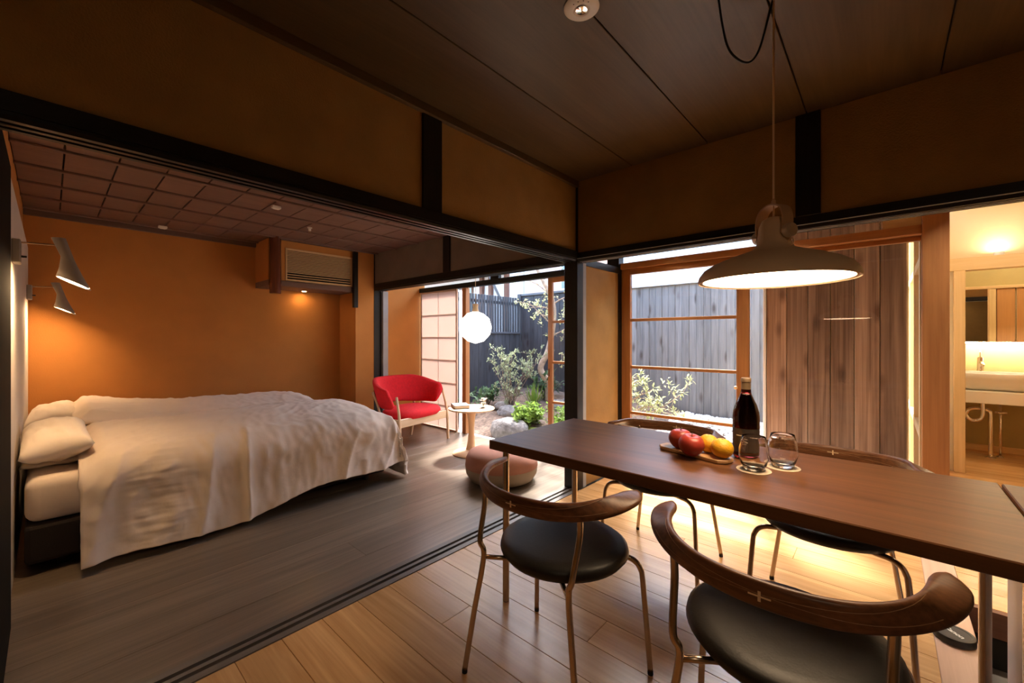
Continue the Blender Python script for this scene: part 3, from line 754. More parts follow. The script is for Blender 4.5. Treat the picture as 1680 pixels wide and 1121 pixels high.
# unseen eave above the glass, added to limit how deep the sun reaches
struct('added_eave', 'cedar_x', [(-1.9, 2.5, 3.52, 4.16, 2.50, 2.56), (-4.9, -1.9, 3.52, 3.80, 2.50, 2.56)], label='unseen timber eave added over the courtyard windows to cut the sun')
struct('roof', 'roof_grey', [(-5.4, 2.8, -1.8, 3.55, 2.56, 2.66), (0.1, 2.8, 3.55, 6.8, 2.56, 2.66)], label='roof over the rooms')

# --- houses beyond the fences
h1 = empty('neighbour_house', (-7.4, 6.9, 0), label='white clad house with brown posts beyond the slatted fence', cat='building')
MB().box(-2.4, 1.15, 0, 2.6, -0.3, 5.2).build('wall', 'house_white', h1)
for i in range(34):
    MB().box(-2.4+i*0.105, -2.4+i*0.105+0.035, -0.015, 0.0, 2.75, 4.6).build('rib', 'house_white', h1)
for (a, b) in ((-1.55, -1.05), (-0.55, -0.05)):
    w = MB().box(a, b, -0.03, 0.0, 1.3, 2.45).build('window', 'house_brown', h1)
    MB().box(a+0.04, b-0.04, -0.036, -0.03, 1.34, 2.41).build('pane', 'house_glass', w)
for a in (0.25, 0.55, 1.05):
    MB().box(a, a+0.09, -0.10, -0.01, -0.3, 2.7, bev=0.004).build('post', 'house_brown', h1)
MB().box(-2.5, 1.25, -0.75, 0.0, 2.68, 2.76).build('eave', 'house_brown', h1)
MB().tube([(1.0, -0.05, 1.9), (1.02, -0.62, 2.66)], 0.03, 6).build('brace', 'roof_grey', h1)
h2 = empty('neighbour_house', (-5.0, 7.4, 0), label='rose plastered house behind the maple tree', cat='building')
MB().box(-1.22, 0.38, 0, 2.4, -0.3, 5.2).build('wall', 'house_rose', h2)
MB().box(-1.22, -1.10, -0.04, 0.0, -0.3, 5.2).build('corner_board', 'house_white', h2)
wn_ = MB().box(-0.20, 0.22, -0.05, 0.0, 2.2, 3.1).build('window', 'house_white', h2)
MB().box(-0.16, 0.18, -0.056, -0.05, 2.24, 3.06).build('pane', 'house_glass', wn_)
h3 = empty('neighbour_house', (-1.6, 7.5, 0), label='white panelled building above the silver grey fence', cat='building')
for i in range(7):
    MB().box(-2.45+0.9*i, -2.45+0.9*i+0.893, 0, 0.06, -0.3, 4.2, bev=0.004).build('panel', 'house_white', h3)
MB().box(-2.46, 3.9, 0.03, 2.0, -0.3, 4.18).build('wall', 'house_white', h3)
MB().box(0.38, 0.50, -0.06, 0.0, -0.3, 4.2, bev=0.01).build('downpipe', 'house_white', h3)

# ------------------------------------------------------------------ bed
bed = empty('bed', (-4.06, 0.90, 0), label='wide low bed with dark base under the white duvets', cat='bed')
for s in (-1, 1):
    MB().box(-0.47, 0.47, -0.985, 0.98, 0.05, 0.245, bev=0.02, seg=2).build('base', 'bed_base_fabric', bed, loc=(s*0.475, 0, 0))
    mm = MB().box(-0.47, 0.47, -0.985, 0.985, 0.25, 0.47, bev=0.05, seg=4)
    mm.build('mattress', 'linen', bed, smooth=True, loc=(s*0.475, 0, 0))
    for a in (-0.38, 0.38):
        for b in (-0.85, 0.85):
            MB().lathe([(0.025, 0), (0.03, 0.05)], 12, (s*0.475+a, b, 0)).build('foot', 'black_plastic', bed)

def fbm(x, y, z=0.0):
    return noise.noise(Vector((x, y, z))) + 0.5*noise.noise(Vector((x*2.1, y*2.1, z+3))) + 0.25*noise.noise(Vector((x*4.3, y*4.3, z+7)))

def drape(name, label, x_back, x_edge, y0, y1, hem, foot_drop, seed, lift, group):
    """a quilt lying on the bed: flat from x_back to x_edge, then rolling over the edge down to the hem height; likewise over the foot"""
    NU, NV = 250, 190
    mb = MB(); rows = []
    width = x_edge - x_back
    rad = 0.19
    for j in range(NV+1):
        t = j/NV
        row = []
        for i in range(NU+1):
            s = i/NU
            # arc length across
            yv = y0 + (y1-y0+foot_drop)*t
            hz = hem(t) if hem else None
            top = 0.545 + lift(t)
            drop = (top - hz) if hz is not None else 0.0
            a = s*(width + (drop - rad*0.43 if drop > 0 else 0.0))
            flat = width - (rad if drop > 0 else 0)
            if a <= flat: x = x_back + a; z = top; nx, nz = 0, 1
            elif a <= flat + rad*PI/2:
                q = (a-flat)/rad; x = x_back+flat+rad*math.sin(q); z = top-rad*(1-math.cos(q)); nx, nz = math.sin(q), math.cos(q)
            else:
                x = x_back+flat+rad; z = top-rad-(a-flat-rad*PI/2); nx, nz = 1, 0
                x += 0.055*smooth(0, 0.5, (top-rad-z))
            # puff
            edge = min(s/0.08, 1, (1-s)/0.05 if drop == 0 else 1, t/0.05)
            z += nz*(0.035*math.sin(PI*min(1, a/max(flat, 0.01)))) - nz*0.06*(1-smooth(0, 1, edge))
            # foot roll
            yy = yv; fz = 0
            over = yv - (y1 - rad)
            ny = 0
            if over > 0:
                if over <= rad*PI/2:
                    q = over/rad; yy = y1 - rad + rad*math.sin(q); fz = -rad*(1-math.cos(q)); ny = math.sin(q)
                else:
                    yy = y1 + 0.05*smooth(0, 0.4, over-rad*PI/2); fz = -rad-(over-rad*PI/2); ny = 1
            if ny > 0 and nx > 0:
                z = min(z, top + fz)            # the corner hangs with whichever side falls lower
                x -= 0.03*ny*nx
            else:
                z += fz
            z = max(z, 0.028)
            # folds: broad swells, long creases running over the edge, small crumples
            wx = a + 0.10*noise.noise(Vector((yv*2.0, a*1.6, seed)))
            wy = yv + 0.12*noise.noise(Vector((a*1.7, yv*1.8, seed+9)))
            rdg = lambda n_: (1-min(1.0, abs(n_)*1.7))**2.2
            w1 = fbm(x*2.0+seed, yv*2.4, seed)*0.011
            w2 = (0.007 + 0.014*nx)*rdg(noise.noise(Vector((wy*5.2+seed+wx*1.1, wx*1.0, seed*2))))
            w3 = 0.009*rdg(noise.noise(Vector((wy*8+wx*5.0, wx*3.2-wy*2, seed+4))))*(0.5+0.5*noise.noise(Vector((a*2, yv*2, seed+20))))
            w5 = 0.0045*noise.noise(Vector((wy*24, wx*11, seed)))
            g = math.exp(-((yv-(y0+0.30))/0.17)**2)
            w4 = 0.0032*g*noise.noise(Vector((a*30, yv*6, seed+2))) + 0.0018*g*noise.noise(Vector((a*62, yv*9, seed+5)))
            d = w1+w2+w3+w4+w5
            row.append(mb.bm.verts.new((x + nx*d*1.4, yy + ny*d*1.2, max(0.022, z + nz*d*(1-ny)))))
        rows.append(row)
    for j in range(NV):
        for i in range(NU):
            mb.bm.faces.new((rows[j][i], rows[j][i+1], rows[j+1][i+1], rows[j+1][i]))
    o = mb.build(name, 'linen', smooth=True)
    so = o.modifiers.new('thickness', 'SOLIDIFY'); so.thickness = 0.028; so.offset = -1
    return tag(o, label, 'duvet', group)
head_lift = lambda t: 0.10*math.exp(-(t/0.16)**2)
drape('duvet', 'white duvet on the far half of the bed beside the orange wall', -5.06, -3.98, 0.10, 1.80, None, 0.16, 2.3, lambda t: 0.04+0.09*math.exp(-(t/0.2)**2), 'white duvets on the bed')
def hem_front(t):
    return 0.040 + 0.10*smooth(0.25, 0.60, t) + 0.010*math.sin(t*16)
drape('duvet', 'white duvet hanging over the front side of the bed almost to the floor', -4.10, -2.985, 0.10, 1.95, hem_front, 0.43, 5.1, lambda t: 0.03*math.exp(-(t/0.2)**2)+0.03*math.sin(PI*t), 'white duvets on the bed')

def pillow(label, loc, rot, w=0.62, d=0.40, h=0.15, seed=1):
    mb = MB(); N = 26; top = []; bot = []
    for j in range(N+1):
        rt, rb = [], []
        for i in range(N+1):
            u = i/N*2-1; v = j/N*2-1
            e = (1-abs(u)**2.6)*(1-abs(v)**2.6)
            pin = 1 - 0.10*(abs(u)**2)*(1-abs(v)) - 0.0
            x = u*w/2*(1-0.06*(1-abs(v)**1.5)*abs(u)); y_ = v*d/2*(1-0.06*(1-abs(u)**1.5)*abs(v))
            zz = h/2*max(0, e)**0.45
            nz = 0.012*fbm(u*2.2+seed, v*2.2, seed)*min(1, 3*max(0, e))
            rt.append((x, y_, zz+nz)); rb.append((x, y_, -zz*0.9+nz))
        top.append(rt); bot.append(rb)
    vt = [[mb.bm.verts.new(p) for p in r] for r in top]; vb = [[mb.bm.verts.new(p) for p in r] for r in bot]
    for V, f in ((vt, 1), (vb, -1)):
        for j in range(N):
            for i in range(N):
                q = (V[j][i], V[j][i+1], V[j+1][i+1], V[j+1][i]); mb.bm.faces.new(q if f > 0 else q[::-1])
    bmesh.ops.remove_doubles(mb.bm, verts=mb.bm.verts[:], dist=0.0006)
    o = mb.build('pillow', 'pillow_linen', smooth=True, loc=loc, rot=rot)
    return tag(o, label, 'pillow', 'white pillows at the bed head')
pillow('plump white pillow on top at the near side of the bed head', (-3.50, 0.022, 0.600), (R(8), R(2), R(1)), 0.70, 0.27, 0.20, 1.3)
pillow('white pillow lying flat beneath the plump near one', (-3.62, 0.015, 0.495), (R(2), 0, 0), 0.60, 0.25, 0.08, 4.4)
pillow('white pillow at the far side of the bed head', (-4.55, 0.022, 0.585), (R(8), 0, R(-2)), 0.74, 0.27, 0.21, 7.7)

# ------------------------------------------------------------------ wall lamps over the bed
def wall_lamp(loc, label):
    r = empty('wall_lamp', loc, label=label, cat='lamp', group='reading lamps over the bed')
    MB().box(-0.045, 0.045, 0, 0.028, -0.055, 0.055, bev=0.004).build('mount', 'lamp_grey', r)
    sw = MB().tube([(0, 0.028, -0.02), (0, 0.045, -0.02)], 0.005, 8).build('switch', 'black_plastic', r)
    MB().tube([(0, 0.02, 0.045), (0, 0.150, 0.052)], 0.004, 8).build('arm', 'steel', r)
    head = empty('head', (0, 0.148, 0.085)); head.parent = r
    n = 32; rings = []
    # each ring: wall side point and room side point in (y, z), half width in x
    for (L, Rr, hw) in (((-0.027, 0.000), (0.022, 0.003), 0.025), ((0.0045, -0.086), (0.0525, -0.102), 0.025), ((0.003, -0.104), (0.060, -0.124), 0.031), ((-0.002, -0.146), (0.082, -0.180), 0.048), ((-0.012, -0.185), (0.110, -0.245), 0.068)):
        c = ((L[0]+Rr[0])/2, (L[1]+Rr[1])/2); e = ((Rr[0]-L[0])/2, (Rr[1]-L[1])/2)
        rings.append([(hw*math.cos(2*PI*k/n), c[0]+e[0]*math.sin(2*PI*k/n), c[1]+e[1]*math.sin(2*PI*k/n)) for k in range(n)])
    sh_ = MB().loft(rings, cap=False)
    sh_.bm.verts.ensure_lookup_table(); sh_.bm.faces.new([sh_.bm.verts[k] for k in range(n)][::-1])
    o = sh_.build('shade', 'lamp_grey', head, smooth=True, angle=50)
    so = o.modifiers.new('t', 'SOLIDIFY'); so.thickness = 0.002
    rr1 = [(p[0]*0.94, 0.049+(p[1]-0.049)*0.94, -0.215+(p[2]+0.215)*0.94+0.004) for p in rings[-1]]
    MB().loft([rr1, [(p[0], p[1], p[2]+0.003) for p in rr1]]).build('bulb_disc', 'lamp_glow', head)
    return r
wall_lamp((-3.0, -0.118, 1.572), 'grey cone wall lamp nearest the black sliding door')
wall_lamp((-4.80, -0.118, 1.515), 'grey cone wall lamp in the corner by the orange wall')

# ------------------------------------------------------------------ alcove box with air conditioner grille
ac = empty('air_conditioner', (-4.75, 1.51, 1.72), label='boxed air conditioner with wooden louvre grille', cat='air conditioner')
box = MB().box(-0.40, -0.06, 0, 0.95, 0.06, 0.49)
box.box(-0.06, 0, 0, 0.17, 0.06, 0.49).box(-0.06, 0, 0.91, 0.95, 0.06, 0.49).box(-0.06, 0, 0.17, 0.91, 0.41, 0.49)
box.build('housing', 'plaster_orange', ac)
MB().box(-0.40, 0.012, 0, 0.95, 0.0, 0.06, bev=0.003).build('bottom_board', 'ceiling_tile', ac)
MB().box(-0.058, -0.052, 0.17, 0.91, 0.06, 0.41).build('dark_recess', 'void_dark', ac)
gr = empty('grille', (0, 0, 0)); gr.parent = ac
for b in ((-0.03, 0.008, 0.165, 0.182, 0.065, 0.415), (-0.03, 0.008, 0.898, 0.915, 0.065, 0.415), (-0.03, 0.008, 0.182, 0.898, 0.398, 0.415), (-0.03, 0.008, 0.182, 0.898, 0.065, 0.085)):
    MB().box(*b, bev=0.002).build('frame', 'louvre_wood', gr)
z = 0.105; k = 0
while z < 0.395:
    MB().box(-0.028, 0.0, 0.182, 0.898, z, z+0.0075, bev=0.001).build('slat', 'louvre_wood', gr)
    z += 0.026 if k < 2 else 0.0158; k += 1
o = MB().lathe([(0.0, 0), (0.050, 0), (0.054, 0.004), (0.054, 0.585), (0.0, 0.585)], 24, cap=False).build('hanging_post', 'log_red', None, True, 40, loc=(-4.682, 1.555, 1.63))
tag(o, 'glossy red brown round log hanging beside the air conditioner', 'post')
o = MB().box(-0.025, 0.025, -0.025, 0.025, 0, 0.665, bev=0.003).build('hanging_post', 'dark_timber_z', loc=(-4.71, 2.44, 1.535))
tag(o, 'short dark square post hanging at the end of the air conditioner', 'post')
dl = empty('downlight', (-5.04, 1.98, 1.72), label='small glowing downlight under the air conditioner box', cat='lamp')
MB().lathe([(0.032, 0), (0.032, -0.006), (0.024, -0.006), (0.024, 0)], 20, cap=False).build('ring', 'white_plastic', dl)
MB().lathe([(0.0, -0.002), (0.024, -0.002), (0.024, -0.001), (0.0, -0.001)], 20, cap=False).build('bulb_disc', 'down_glow', dl)
# small things on the bedroom ceiling
for (x, y_, lab) in ((-3.523, 1.176, 'small white box on the bedroom ceiling near the lintel'), (-4.93, 0.691, 'small white box on the bedroom ceiling near the orange wall')):
    r = empty('ceiling_sensor', (x, y_, 2.20), label=lab, cat='sensor', group='white boxes on the bedroom ceiling')
    MB().box(-0.018, 0.018, -0.032, 0.032, -0.022, 0.0, bev=0.004).build('body', 'white_plastic', r)
    MB().box(-0.012, 0.012, -0.02, 0.02, -0.026, -0.022, bev=0.001).build('cover', 'white_laminate', r)
r = empty('sprinkler', (-4.035, 1.637, 2.215), label='small white nozzle hanging from the bedroom ceiling', cat='sensor')
MB().lathe([(0.022, 0), (0.022, -0.006), (0.012, -0.012), (0.012, -0.032), (0.0, -0.034)], 14, cap=False).build('body', 'white_plastic', r, True, 40)
MB().lathe([(0.008, -0.034), (0.014, -0.044), (0.0, -0.046)], 14, cap=False).build('tip', 'chrome', r, True, 40)

# ------------------------------------------------------------------ red armchair
ax = Vector((0.985, 0.175, 0)).normalized()
ac_rz = math.atan2(-ax.x, ax.y)          # local +Y faces the way the chair looks
ch = empty('armchair', (-3.95, 2.70, 0), ac_rz, label='red wool armchair with curved back and pale timber legs', cat='armchair')
def leg_taper(p0, p1, r0, r1, nm, parent, mat='beech', n=10, mid=None):
    pts = [p0, p1] if mid is None else bez([p0, mid, p1], 6)
    m = len(pts)
    return MB().tube(pts, [r0+(r1-r0)*k/(m-1) for k in range(m)], n).build(nm, mat, parent, smooth=True, angle=50)
for s in (-1, 1):
    leg_taper((s*0.37, 0.23, 0), (s*0.355, 0.16, 0.56), 0.016, 0.013, 'leg', ch, mid=(s*0.365, 0.215, 0.33))
    leg_taper((s*0.27, -0.27, 0), (s*0.30, -0.27, 0.58), 0.015, 0.012, 'leg', ch, mid=(s*0.255, -0.20, 0.30))
MB().box(-0.355, 0.355, 0.195, 0.22, 0.245, 0.335, bev=0.006).build('front_rail', 'beech_x', ch)
MB().box(-0.25, 0.25, -0.21, -0.19, 0.24, 0.30, bev=0.005).build('back_rail', 'beech_x', ch)
for s in (-1, 1):
    MB().loft([[(s*0.352, 0.20, 0.25), (s*0.368, 0.20, 0.25), (s*0.368, 0.20, 0.33), (s*0.352, 0.20, 0.33)], [(s*0.245, -0.20, 0.24), (s*0.262, -0.20, 0.24), (s*0.262, -0.20, 0.30), (s*0.245, -0.20, 0.30)]]).build('side_rail', 'beech_x', ch)
# seat cushion: rounded trapezoid, softly domed
def superell(a, n=3.2):
    c, s = math.cos(a), math.sin(a)
    return (abs(c)**(2/n)*(1 if c >= 0 else -1), abs(s)**(2/n)*(1 if s >= 0 else -1))
n = 48; rings = []
for (sc, z) in ((0.0, 0.30), (0.80, 0.30), (0.95, 0.315), (1.0, 0.345), (0.985, 0.375), (0.90, 0.398), (0.7, 0.412), (0.4, 0.418), (0.02, 0.42)):
    ring = []
    for k in range(n):
        u, v = superell(2*PI*k/n)
        hw = 0.345 if v > 0 else 0.345 - 0.09*(-v)
        ring.append((u*hw*max(sc, 0.01), -0.0 + v*0.245*max(sc, 0.01), z))
    rings.append(ring)
MB().loft(rings).build('seat', 'red_wool', ch, smooth=True)
# curved back shell, swept round the back from arm to arm
N = 44; rings = []
for i in range(N+1):
    t = -1 + 2*i/N; a = t*R(104)
    rx, ry = 0.375, 0.33
    px, py = math.sin(a)*rx, -math.cos(a)*ry + 0.02
    out = Vector((math.sin(a)/rx, -math.cos(a)/ry, 0)).normalized()
    e = abs(t)
    hi = 0.735 - 0.10*smooth(0.35, 1.0, e); lo = 0.435 - 0.02*smooth(0.0, 0.5, e) + 0.005
    th = 0.034*(1 - 0.35*smooth(0.85, 1.0, e))
    if e > 0.93: hi -= 0.07*((e-0.93)/0.07)**2; lo += 0.03*((e-0.93)/0.07)**2
    lean = 0.055
    sec = []
    m = 18
    for k in range(m):
        q = 2*PI*k/m; u, v = superell(q, 4.0)
        zz = (hi+lo)/2 + v*(hi-lo)/2; off = u*th + lean*((zz-lo)/(hi-lo)-0.5)*1.4
        sec.append((px+out.x*off, py+out.y*off, zz))
    rings.append(sec)
MB().loft(rings).build('backrest', 'red_wool', ch, smooth=True)

# ------------------------------------------------------------------ round side table, book, flowers
st_ = empty('side_table', (-3.12, 2.86, 0), label='small round pale timber table on a waisted pedestal', cat='table')
MB().lathe([(0.0, 0), (0.185, 0), (0.19, 0.006), (0.185, 0.014), (0.10, 0.034), (0.058, 0.045)], 48, cap=False).build('base', 'beech', st_, True, 50)
MB().lathe([(0.058, 0.045), (0.048, 0.07), (0.036, 0.14), (0.030, 0.21), (0.029, 0.26), (0.034, 0.33), (0.044, 0.40), (0.052, 0.445)], 36, cap=False).build('pedestal', 'beech', st_, True)
MB().lathe([(0.0, 0.44), (0.20, 0.44), (0.232, 0.448), (0.236, 0.456), (0.232, 0.462), (0.0, 0.463)], 64, cap=False).build('table_top', 'beech_x', st_, True, 40)
bk = empty('book', (-3.22, 2.80, 0.4632), R(-30), label='closed dark grey book lying on the round table', cat='book')
MB().box(-0.10, 0.10, -0.075, 0.075, 0.003, 0.027, bev=0.001).build('pages', 'paper', bk)
MB().box(-0.104, 0.104, -0.079, 0.079, 0.0, 0.003, bev=0.001).box(-0.104, 0.104, -0.079, 0.079, 0.027, 0.031, bev=0.001).box(-0.106, -0.102, -0.079, 0.079, 0, 0.031, bev=0.001).build('cover', 'book_cover', bk)
vs_ = empty('flower_vase', (-3.03, 2.94, 0.4632), label='tiny glass vase of white flowers on the round table', cat='vase')
MB().lathe([(0.0, 0), (0.026, 0), (0.030, 0.02), (0.028, 0.045), (0.022, 0.055), (0.020, 0.055), (0.026, 0.044), (0.028, 0.02), (0.024, 0.004), (0.0, 0.004)], 24, cap=False).build('glass', 'clear_glass', vs_, True, 60)
mb = MB(); mp_ = MB(); rr = random.Random(2)
for i in range(9):
    a = rr.uniform(0, 6.28); o = rr.uniform(0.0, 0.035); p = Vector((math.cos(a)*o, math.sin(a)*o, rr.uniform(0.065, 0.10)))
    mb.tube([(0, 0, 0.006), (p.x*0.5, p.y*0.5, 0.045), p], 0.0012, 4)
    for k in range(6):
        b = k*PI/3; d = Vector((math.cos(b), math.sin(b), 0.5)); leaf(mp_, p, d, Vector((0, 0, 1)), 0.020, 0.014)
mb.build('stems', 'leaf_mid', vs_); mp_.build('blossoms', 'petal', vs_)

# ------------------------------------------------------------------ pouf
pf = empty('pouf', (-2.36, 2.50, 0), label='low round pouf with rose top and sand coloured base', cat='pouf')
P_ = [(0.0, 0.0), (0.20, 0.0), (0.262, 0.022), (0.292, 0.07), (0.300, 0.125)]
MB().lathe(P_, 56, cap=False).build('base', 'pouf_sand', pf, True)
MB().lathe([(0.300, 0.125), (0.2965, 0.127), (0.300, 0.130), (0.294, 0.185), (0.268, 0.235), (0.20, 0.262), (0.10, 0.270), (0.0, 0.272)], 56, cap=False).build('cover', 'pouf_rose', pf, True)
MB().lathe([(0.012, 0.270), (0.012, 0.276), (0.0, 0.278)], 16, cap=False).build('button', 'pouf_rose', pf, True)

# ------------------------------------------------------------------ globe lamp
gl = empty('globe_lamp', (-3.07, 2.87, 1.12), label='faceted white globe pendant glowing over the round table', cat='lamp')
MB().ico((0, 0, 0.16), 0.165, 2).build('globe', 'globe_glow', gl)
MB().lathe([(0.034, 0.315), (0.030, 0.335), (0.026, 0.36), (0.030, 0.395), (0.0, 0.396)], 24, cap=False).build('neck', 'beech', gl, True, 50)
MB().tube([(0, 0, 0.39), (0, 0, 1.12)], 0.003, 6).build('cord', 'inlay', gl)

# ------------------------------------------------------------------ dining table and counter
tb = empty('dining_table', (-0.518, 1.6315, 0), label='long walnut dining table on round steel legs', cat='table')
MB().box(-0.782, 0.782, -0.3355, 0.3355, 0.680, 0.720, bev=0.003).build('table_top', 'walnut', tb)
for x, y_ in ((-0.735, -0.275), (-0.735, 0.275), (0.748, -0.275), (0.748, 0.275)):
        l = MB().lathe([(0.0, 0.004), (0.0145, 0.004), (0.0145, 0.680), (0.0, 0.680)], 20, (x, y_, 0), cap=False).build('leg', 'steel', tb, True, 40)
        MB().lathe([(0.0, 0), (0.013, 0), (0.013, 0.012), (0.0, 0.012)], 16, (x, y_, 0), cap=False).build('foot', 'black_rubber', l, True, 40)
ct = empty('kitchen_counter', (0.268, 1.6315, -0.24), label='steel sided kitchen counter with walnut worktop at the table end', cat='counter')
MB().box(0.003, 1.9, -0.3355, 0.3355, 0.92, 0.96, bev=0.003).build('worktop', 'walnut', ct)
MB().box(0.016, 1.88, -0.30, 0.345, 0.0, 0.92, bev=0.004).build('body', 'brushed_panel', ct)

# ------------------------------------------------------------------ dining chairs
def rail_sec(t):
    """centre point, out vector and half sizes of the back rail at t in -1..1"""
    a = t*R(97)
    rx, ry = 0.288, 0.245
    p = Vector((math.sin(a)*rx, -math.cos(a)*ry, 0))
    tan = Vector((math.cos(a)*rx, math.sin(a)*ry, 0)).normalized()
    out = Vector((tan.y, -tan.x, 0))
    e = abs(t)
    lay = smooth(0.30, 0.90, e)*R(78)                 # 0 = upright board, 78 deg = lying flat
    half = 0.0275 + 0.005*smooth(0.45, 0.85, e)
    if e > 0.84: half *= math.sqrt(max(0.04, 1-((e-0.84)/0.165)**2))
    thick = 0.0115 - 0.002*smooth(0.6, 1.0, e)
    p.z = 0.658 + 0.024*smooth(0.2, 0.95, e)
    up = Vector((0, 0, 1))*math.cos(lay) - out*math.sin(lay)*0.9
    up.normalize(); nrm = tan.cross(up).normalized()
    p = p - out*0.006*smooth(0.4, 0.9, e)
    return p, up, nrm, tan, half, thick
def make_chair():
    root = empty('dining_chair', (0, 0, 0), cat='chair', group='walnut and steel dining chairs')
    # seat
    n = 48; rings = []
    for sc, z in ((0.02, 0.405), (0.80, 0.405), (0.93, 0.412), (1.0, 0.432), (0.985, 0.448), (0.93, 0.457), (0.75, 0.461), (0.4, 0.458), (0.02, 0.456)):
        ring = []
        for k in range(n):
            a = 2*PI*k/n; c, s = math.cos(a), math.sin(a)
            rx = 0.228 + 0.010*s; ry = 0.222
            ring.append((c*rx*sc, 0.02 + s*ry*sc, z))
        rings.append(ring)
    MB().loft(rings).build('seat', 'leather', root, smooth=True)
    # back rail
    N = 64; rings = []
    for i in range(N+1):
        p, up, nrm, tan, h, th = rail_sec(-1+2*i/N)
        sec = []
        for k in range(16):
            u, v = superell(2*PI*k/16, 3.0)
            sec.append(p + up*(h*v) + nrm*(th*u))
        rings.append(sec)
    rl = MB().loft(rings).build('backrest', 'walnut_rail', root, smooth=True)
    for side in (-1, 1):
        p, up, nrm, tan, h, th = rail_sec(0.0)
        c = p + nrm*(th*side)
        mb = MB()
        for a_, b_ in ((0.020, 0.0014), (0.0026, 0.010)):
            q = [c + tan*(sx*a_) + up*(sz*b_) for sx, sz in ((-1, -1), (1, -1), (1, 1), (-1, 1))]
            mb.loft([[v - nrm*0.002*side for v in q], [v + nrm*0.0012*side for v in q]])
        mb.build('inlay', 'inlay', rl)
        # thin pale glue lines
        mb = MB()
        for sg in (1, -1):
            pts = []
            for i in range(25):
                t = -0.62 + 1.24*i/24
                p, up, nrm, tan, h, th = rail_sec(t)
                v = sg*h*(0.75*(abs(t)/0.62)**1.6*0.9 if True else 0)
                v = h*(0.15 + 0.75*(t/0.62)*sg*0.9)
                v = max(-0.8*h, min(0.85*h, v))
                pts.append(p + up*v + nrm*(th*side*0.97))
            mb.tube(pts, 0.0007, 4)
        mb.build('seam', 'seam_line', rl)
    # steel
    for s in (-1, 1):
        p, up, nrm, tan, h, th = rail_sec(s*0.45)
        path = bez([(s*0.235, -0.235, 0.012), (s*0.205, -0.218, 0.22), (s*0.176, -0.20, 0.415), (s*0.19, -0.205, 0.47), (p.x*0.99, p.y*0.99, 0.585), (p.x, p.y, p.z-0.01)], 6)
        l = MB().tube(path, 0.0095, 10).build('leg', 'steel', root, smooth=True)
        MB().tube([(s*0.2355, -0.2355, 0), (s*0.235, -0.235, 0.014)], 0.0098, 10).build('foot', 'black_rubber', l, smooth=True, angle=40)
        path = bez([(s*0.06, 0.10, 0.400), (s*0.15, 0.138, 0.402), (s*0.190, 0.152, 0.400), (s*0.214, 0.161, 0.388), (s*0.227, 0.167, 0.365), (s*0.232, 0.171, 0.335), (s*0.242, 0.180, 0.18), (s*0.252, 0.190, 0.012)], 6)
        l = MB().tube(path, 0.0095, 10).build('leg', 'steel', root, smooth=True)
        MB().tube([(s*0.2525, 0.1905, 0), (s*0.252, 0.190, 0.014)], 0.0098, 10).build('foot', 'black_rubber', l, smooth=True, angle=40)
    for s in (-1, 1):
        MB().tube([(s*0.178, -0.20, 0.412), (s*0.10, -0.13, 0.404)], 0.008, 8).build('seat_bracket', 'steel', root, smooth=True)
    MB().tube([(0, -0.13, 0.402), (0, 0.12, 0.402)], 0.008, 8).build('under_tube', 'steel', root, smooth=True)
    return root
c0 = make_chair()
for i, (x, y_, rz, lab) in enumerate(((-0.857, 1.205, 0, 'walnut backed steel chair at the near table corner beside the bedroom sill'),
                                     (-0.184, 1.195, 0, 'walnut backed steel chair at the near table side, largest in view'),
                                     (-0.885, 2.165, 180, 'walnut backed steel chair behind the fruit, across the table'),
                                     (-0.170, 2.105, 180, 'walnut backed steel chair behind the drinking glasses, across the table'))):
    c = c0 if i == 0 else copy_tree(c0)
    c.location = (x, y_, 0); c.rotation_euler = (0, 0, R(rz)); c['label'] = lab

# ------------------------------------------------------------------ things on the table
TZ = 0.7202
fbd = empty('fruit_board', (-0.545, 1.66, TZ), R(-14), label='small pale octagonal timber board under the fruit', cat='board')
oct_ = [(-0.14, -0.022), (-0.118, -0.045), (0.118, -0.045), (0.14, -0.022), (0.14, 0.022), (0.118, 0.045), (-0.118, 0.045), (-0.14, 0.022)]
MB().loft([[(x*0.97, y_*0.93, 0) for x, y_ in oct_], [(x, y_, 0.004) for x, y_ in oct_], [(x, y_, 0.012) for x, y_ in oct_], [(x*0.985, y_*0.96, 0.0145) for x, y_ in oct_]]).build('board', 'board_wood', fbd)
def apple(loc, r, tilt, label, rz=0):
    root = empty('apple', loc, rz, label=label, cat='apple'); root.rotation_euler = (R(tilt[0]), R(tilt[1]), rz)
    prof = []
    for k in range(23):
        a = -PI/2 + PI*k/22
        rr_ = math.cos(a)*(1 + 0.06*math.sin(a)); z = math.sin(a)*0.93
        if k > 16: z -= 0.30*((k-16)/6)**2*0.9
        if k < 4: z += 0.12*((4-k)/4)**2
        prof.append((max(rr_, 0.0)*r, z*r + r*0.86))
    MB().lathe(prof, 32, cap=False).build('flesh', 'apple_red', root, True)
    MB().tube([(0, 0, r*1.46), (0.002, 0.001, r*1.7), (0.006, 0.002, r*1.86)], [0.0014, 0.0012, 0.0018], 6).build('stem', 'stem_brown', root, True)
def citrus(loc, r, label, tilt=(0, 0)):
    root = empty('citrus_fruit', loc, label=label, cat='citrus fruit'); root.rotation_euler = (R(tilt[0]), R(tilt[1]), 0)
    prof = []
    for k in range(19):
        a = -PI/2 + PI*k/18; prof.append((math.cos(a)*r, math.sin(a)*r*0.93 + r*0.93 - (0.06*r if k in (0, 18) else 0)*(-1 if k == 0 else 1)))
    MB().lathe(prof, 32, cap=False).build('peel', 'citrus', root, True)
    MB().lathe([(0.0, r*1.86), (0.0035, r*1.845), (0.004, r*1.82)], 8, cap=False).build('calyx', 'calyx_green', root, True)
BZ = TZ + 0.0148
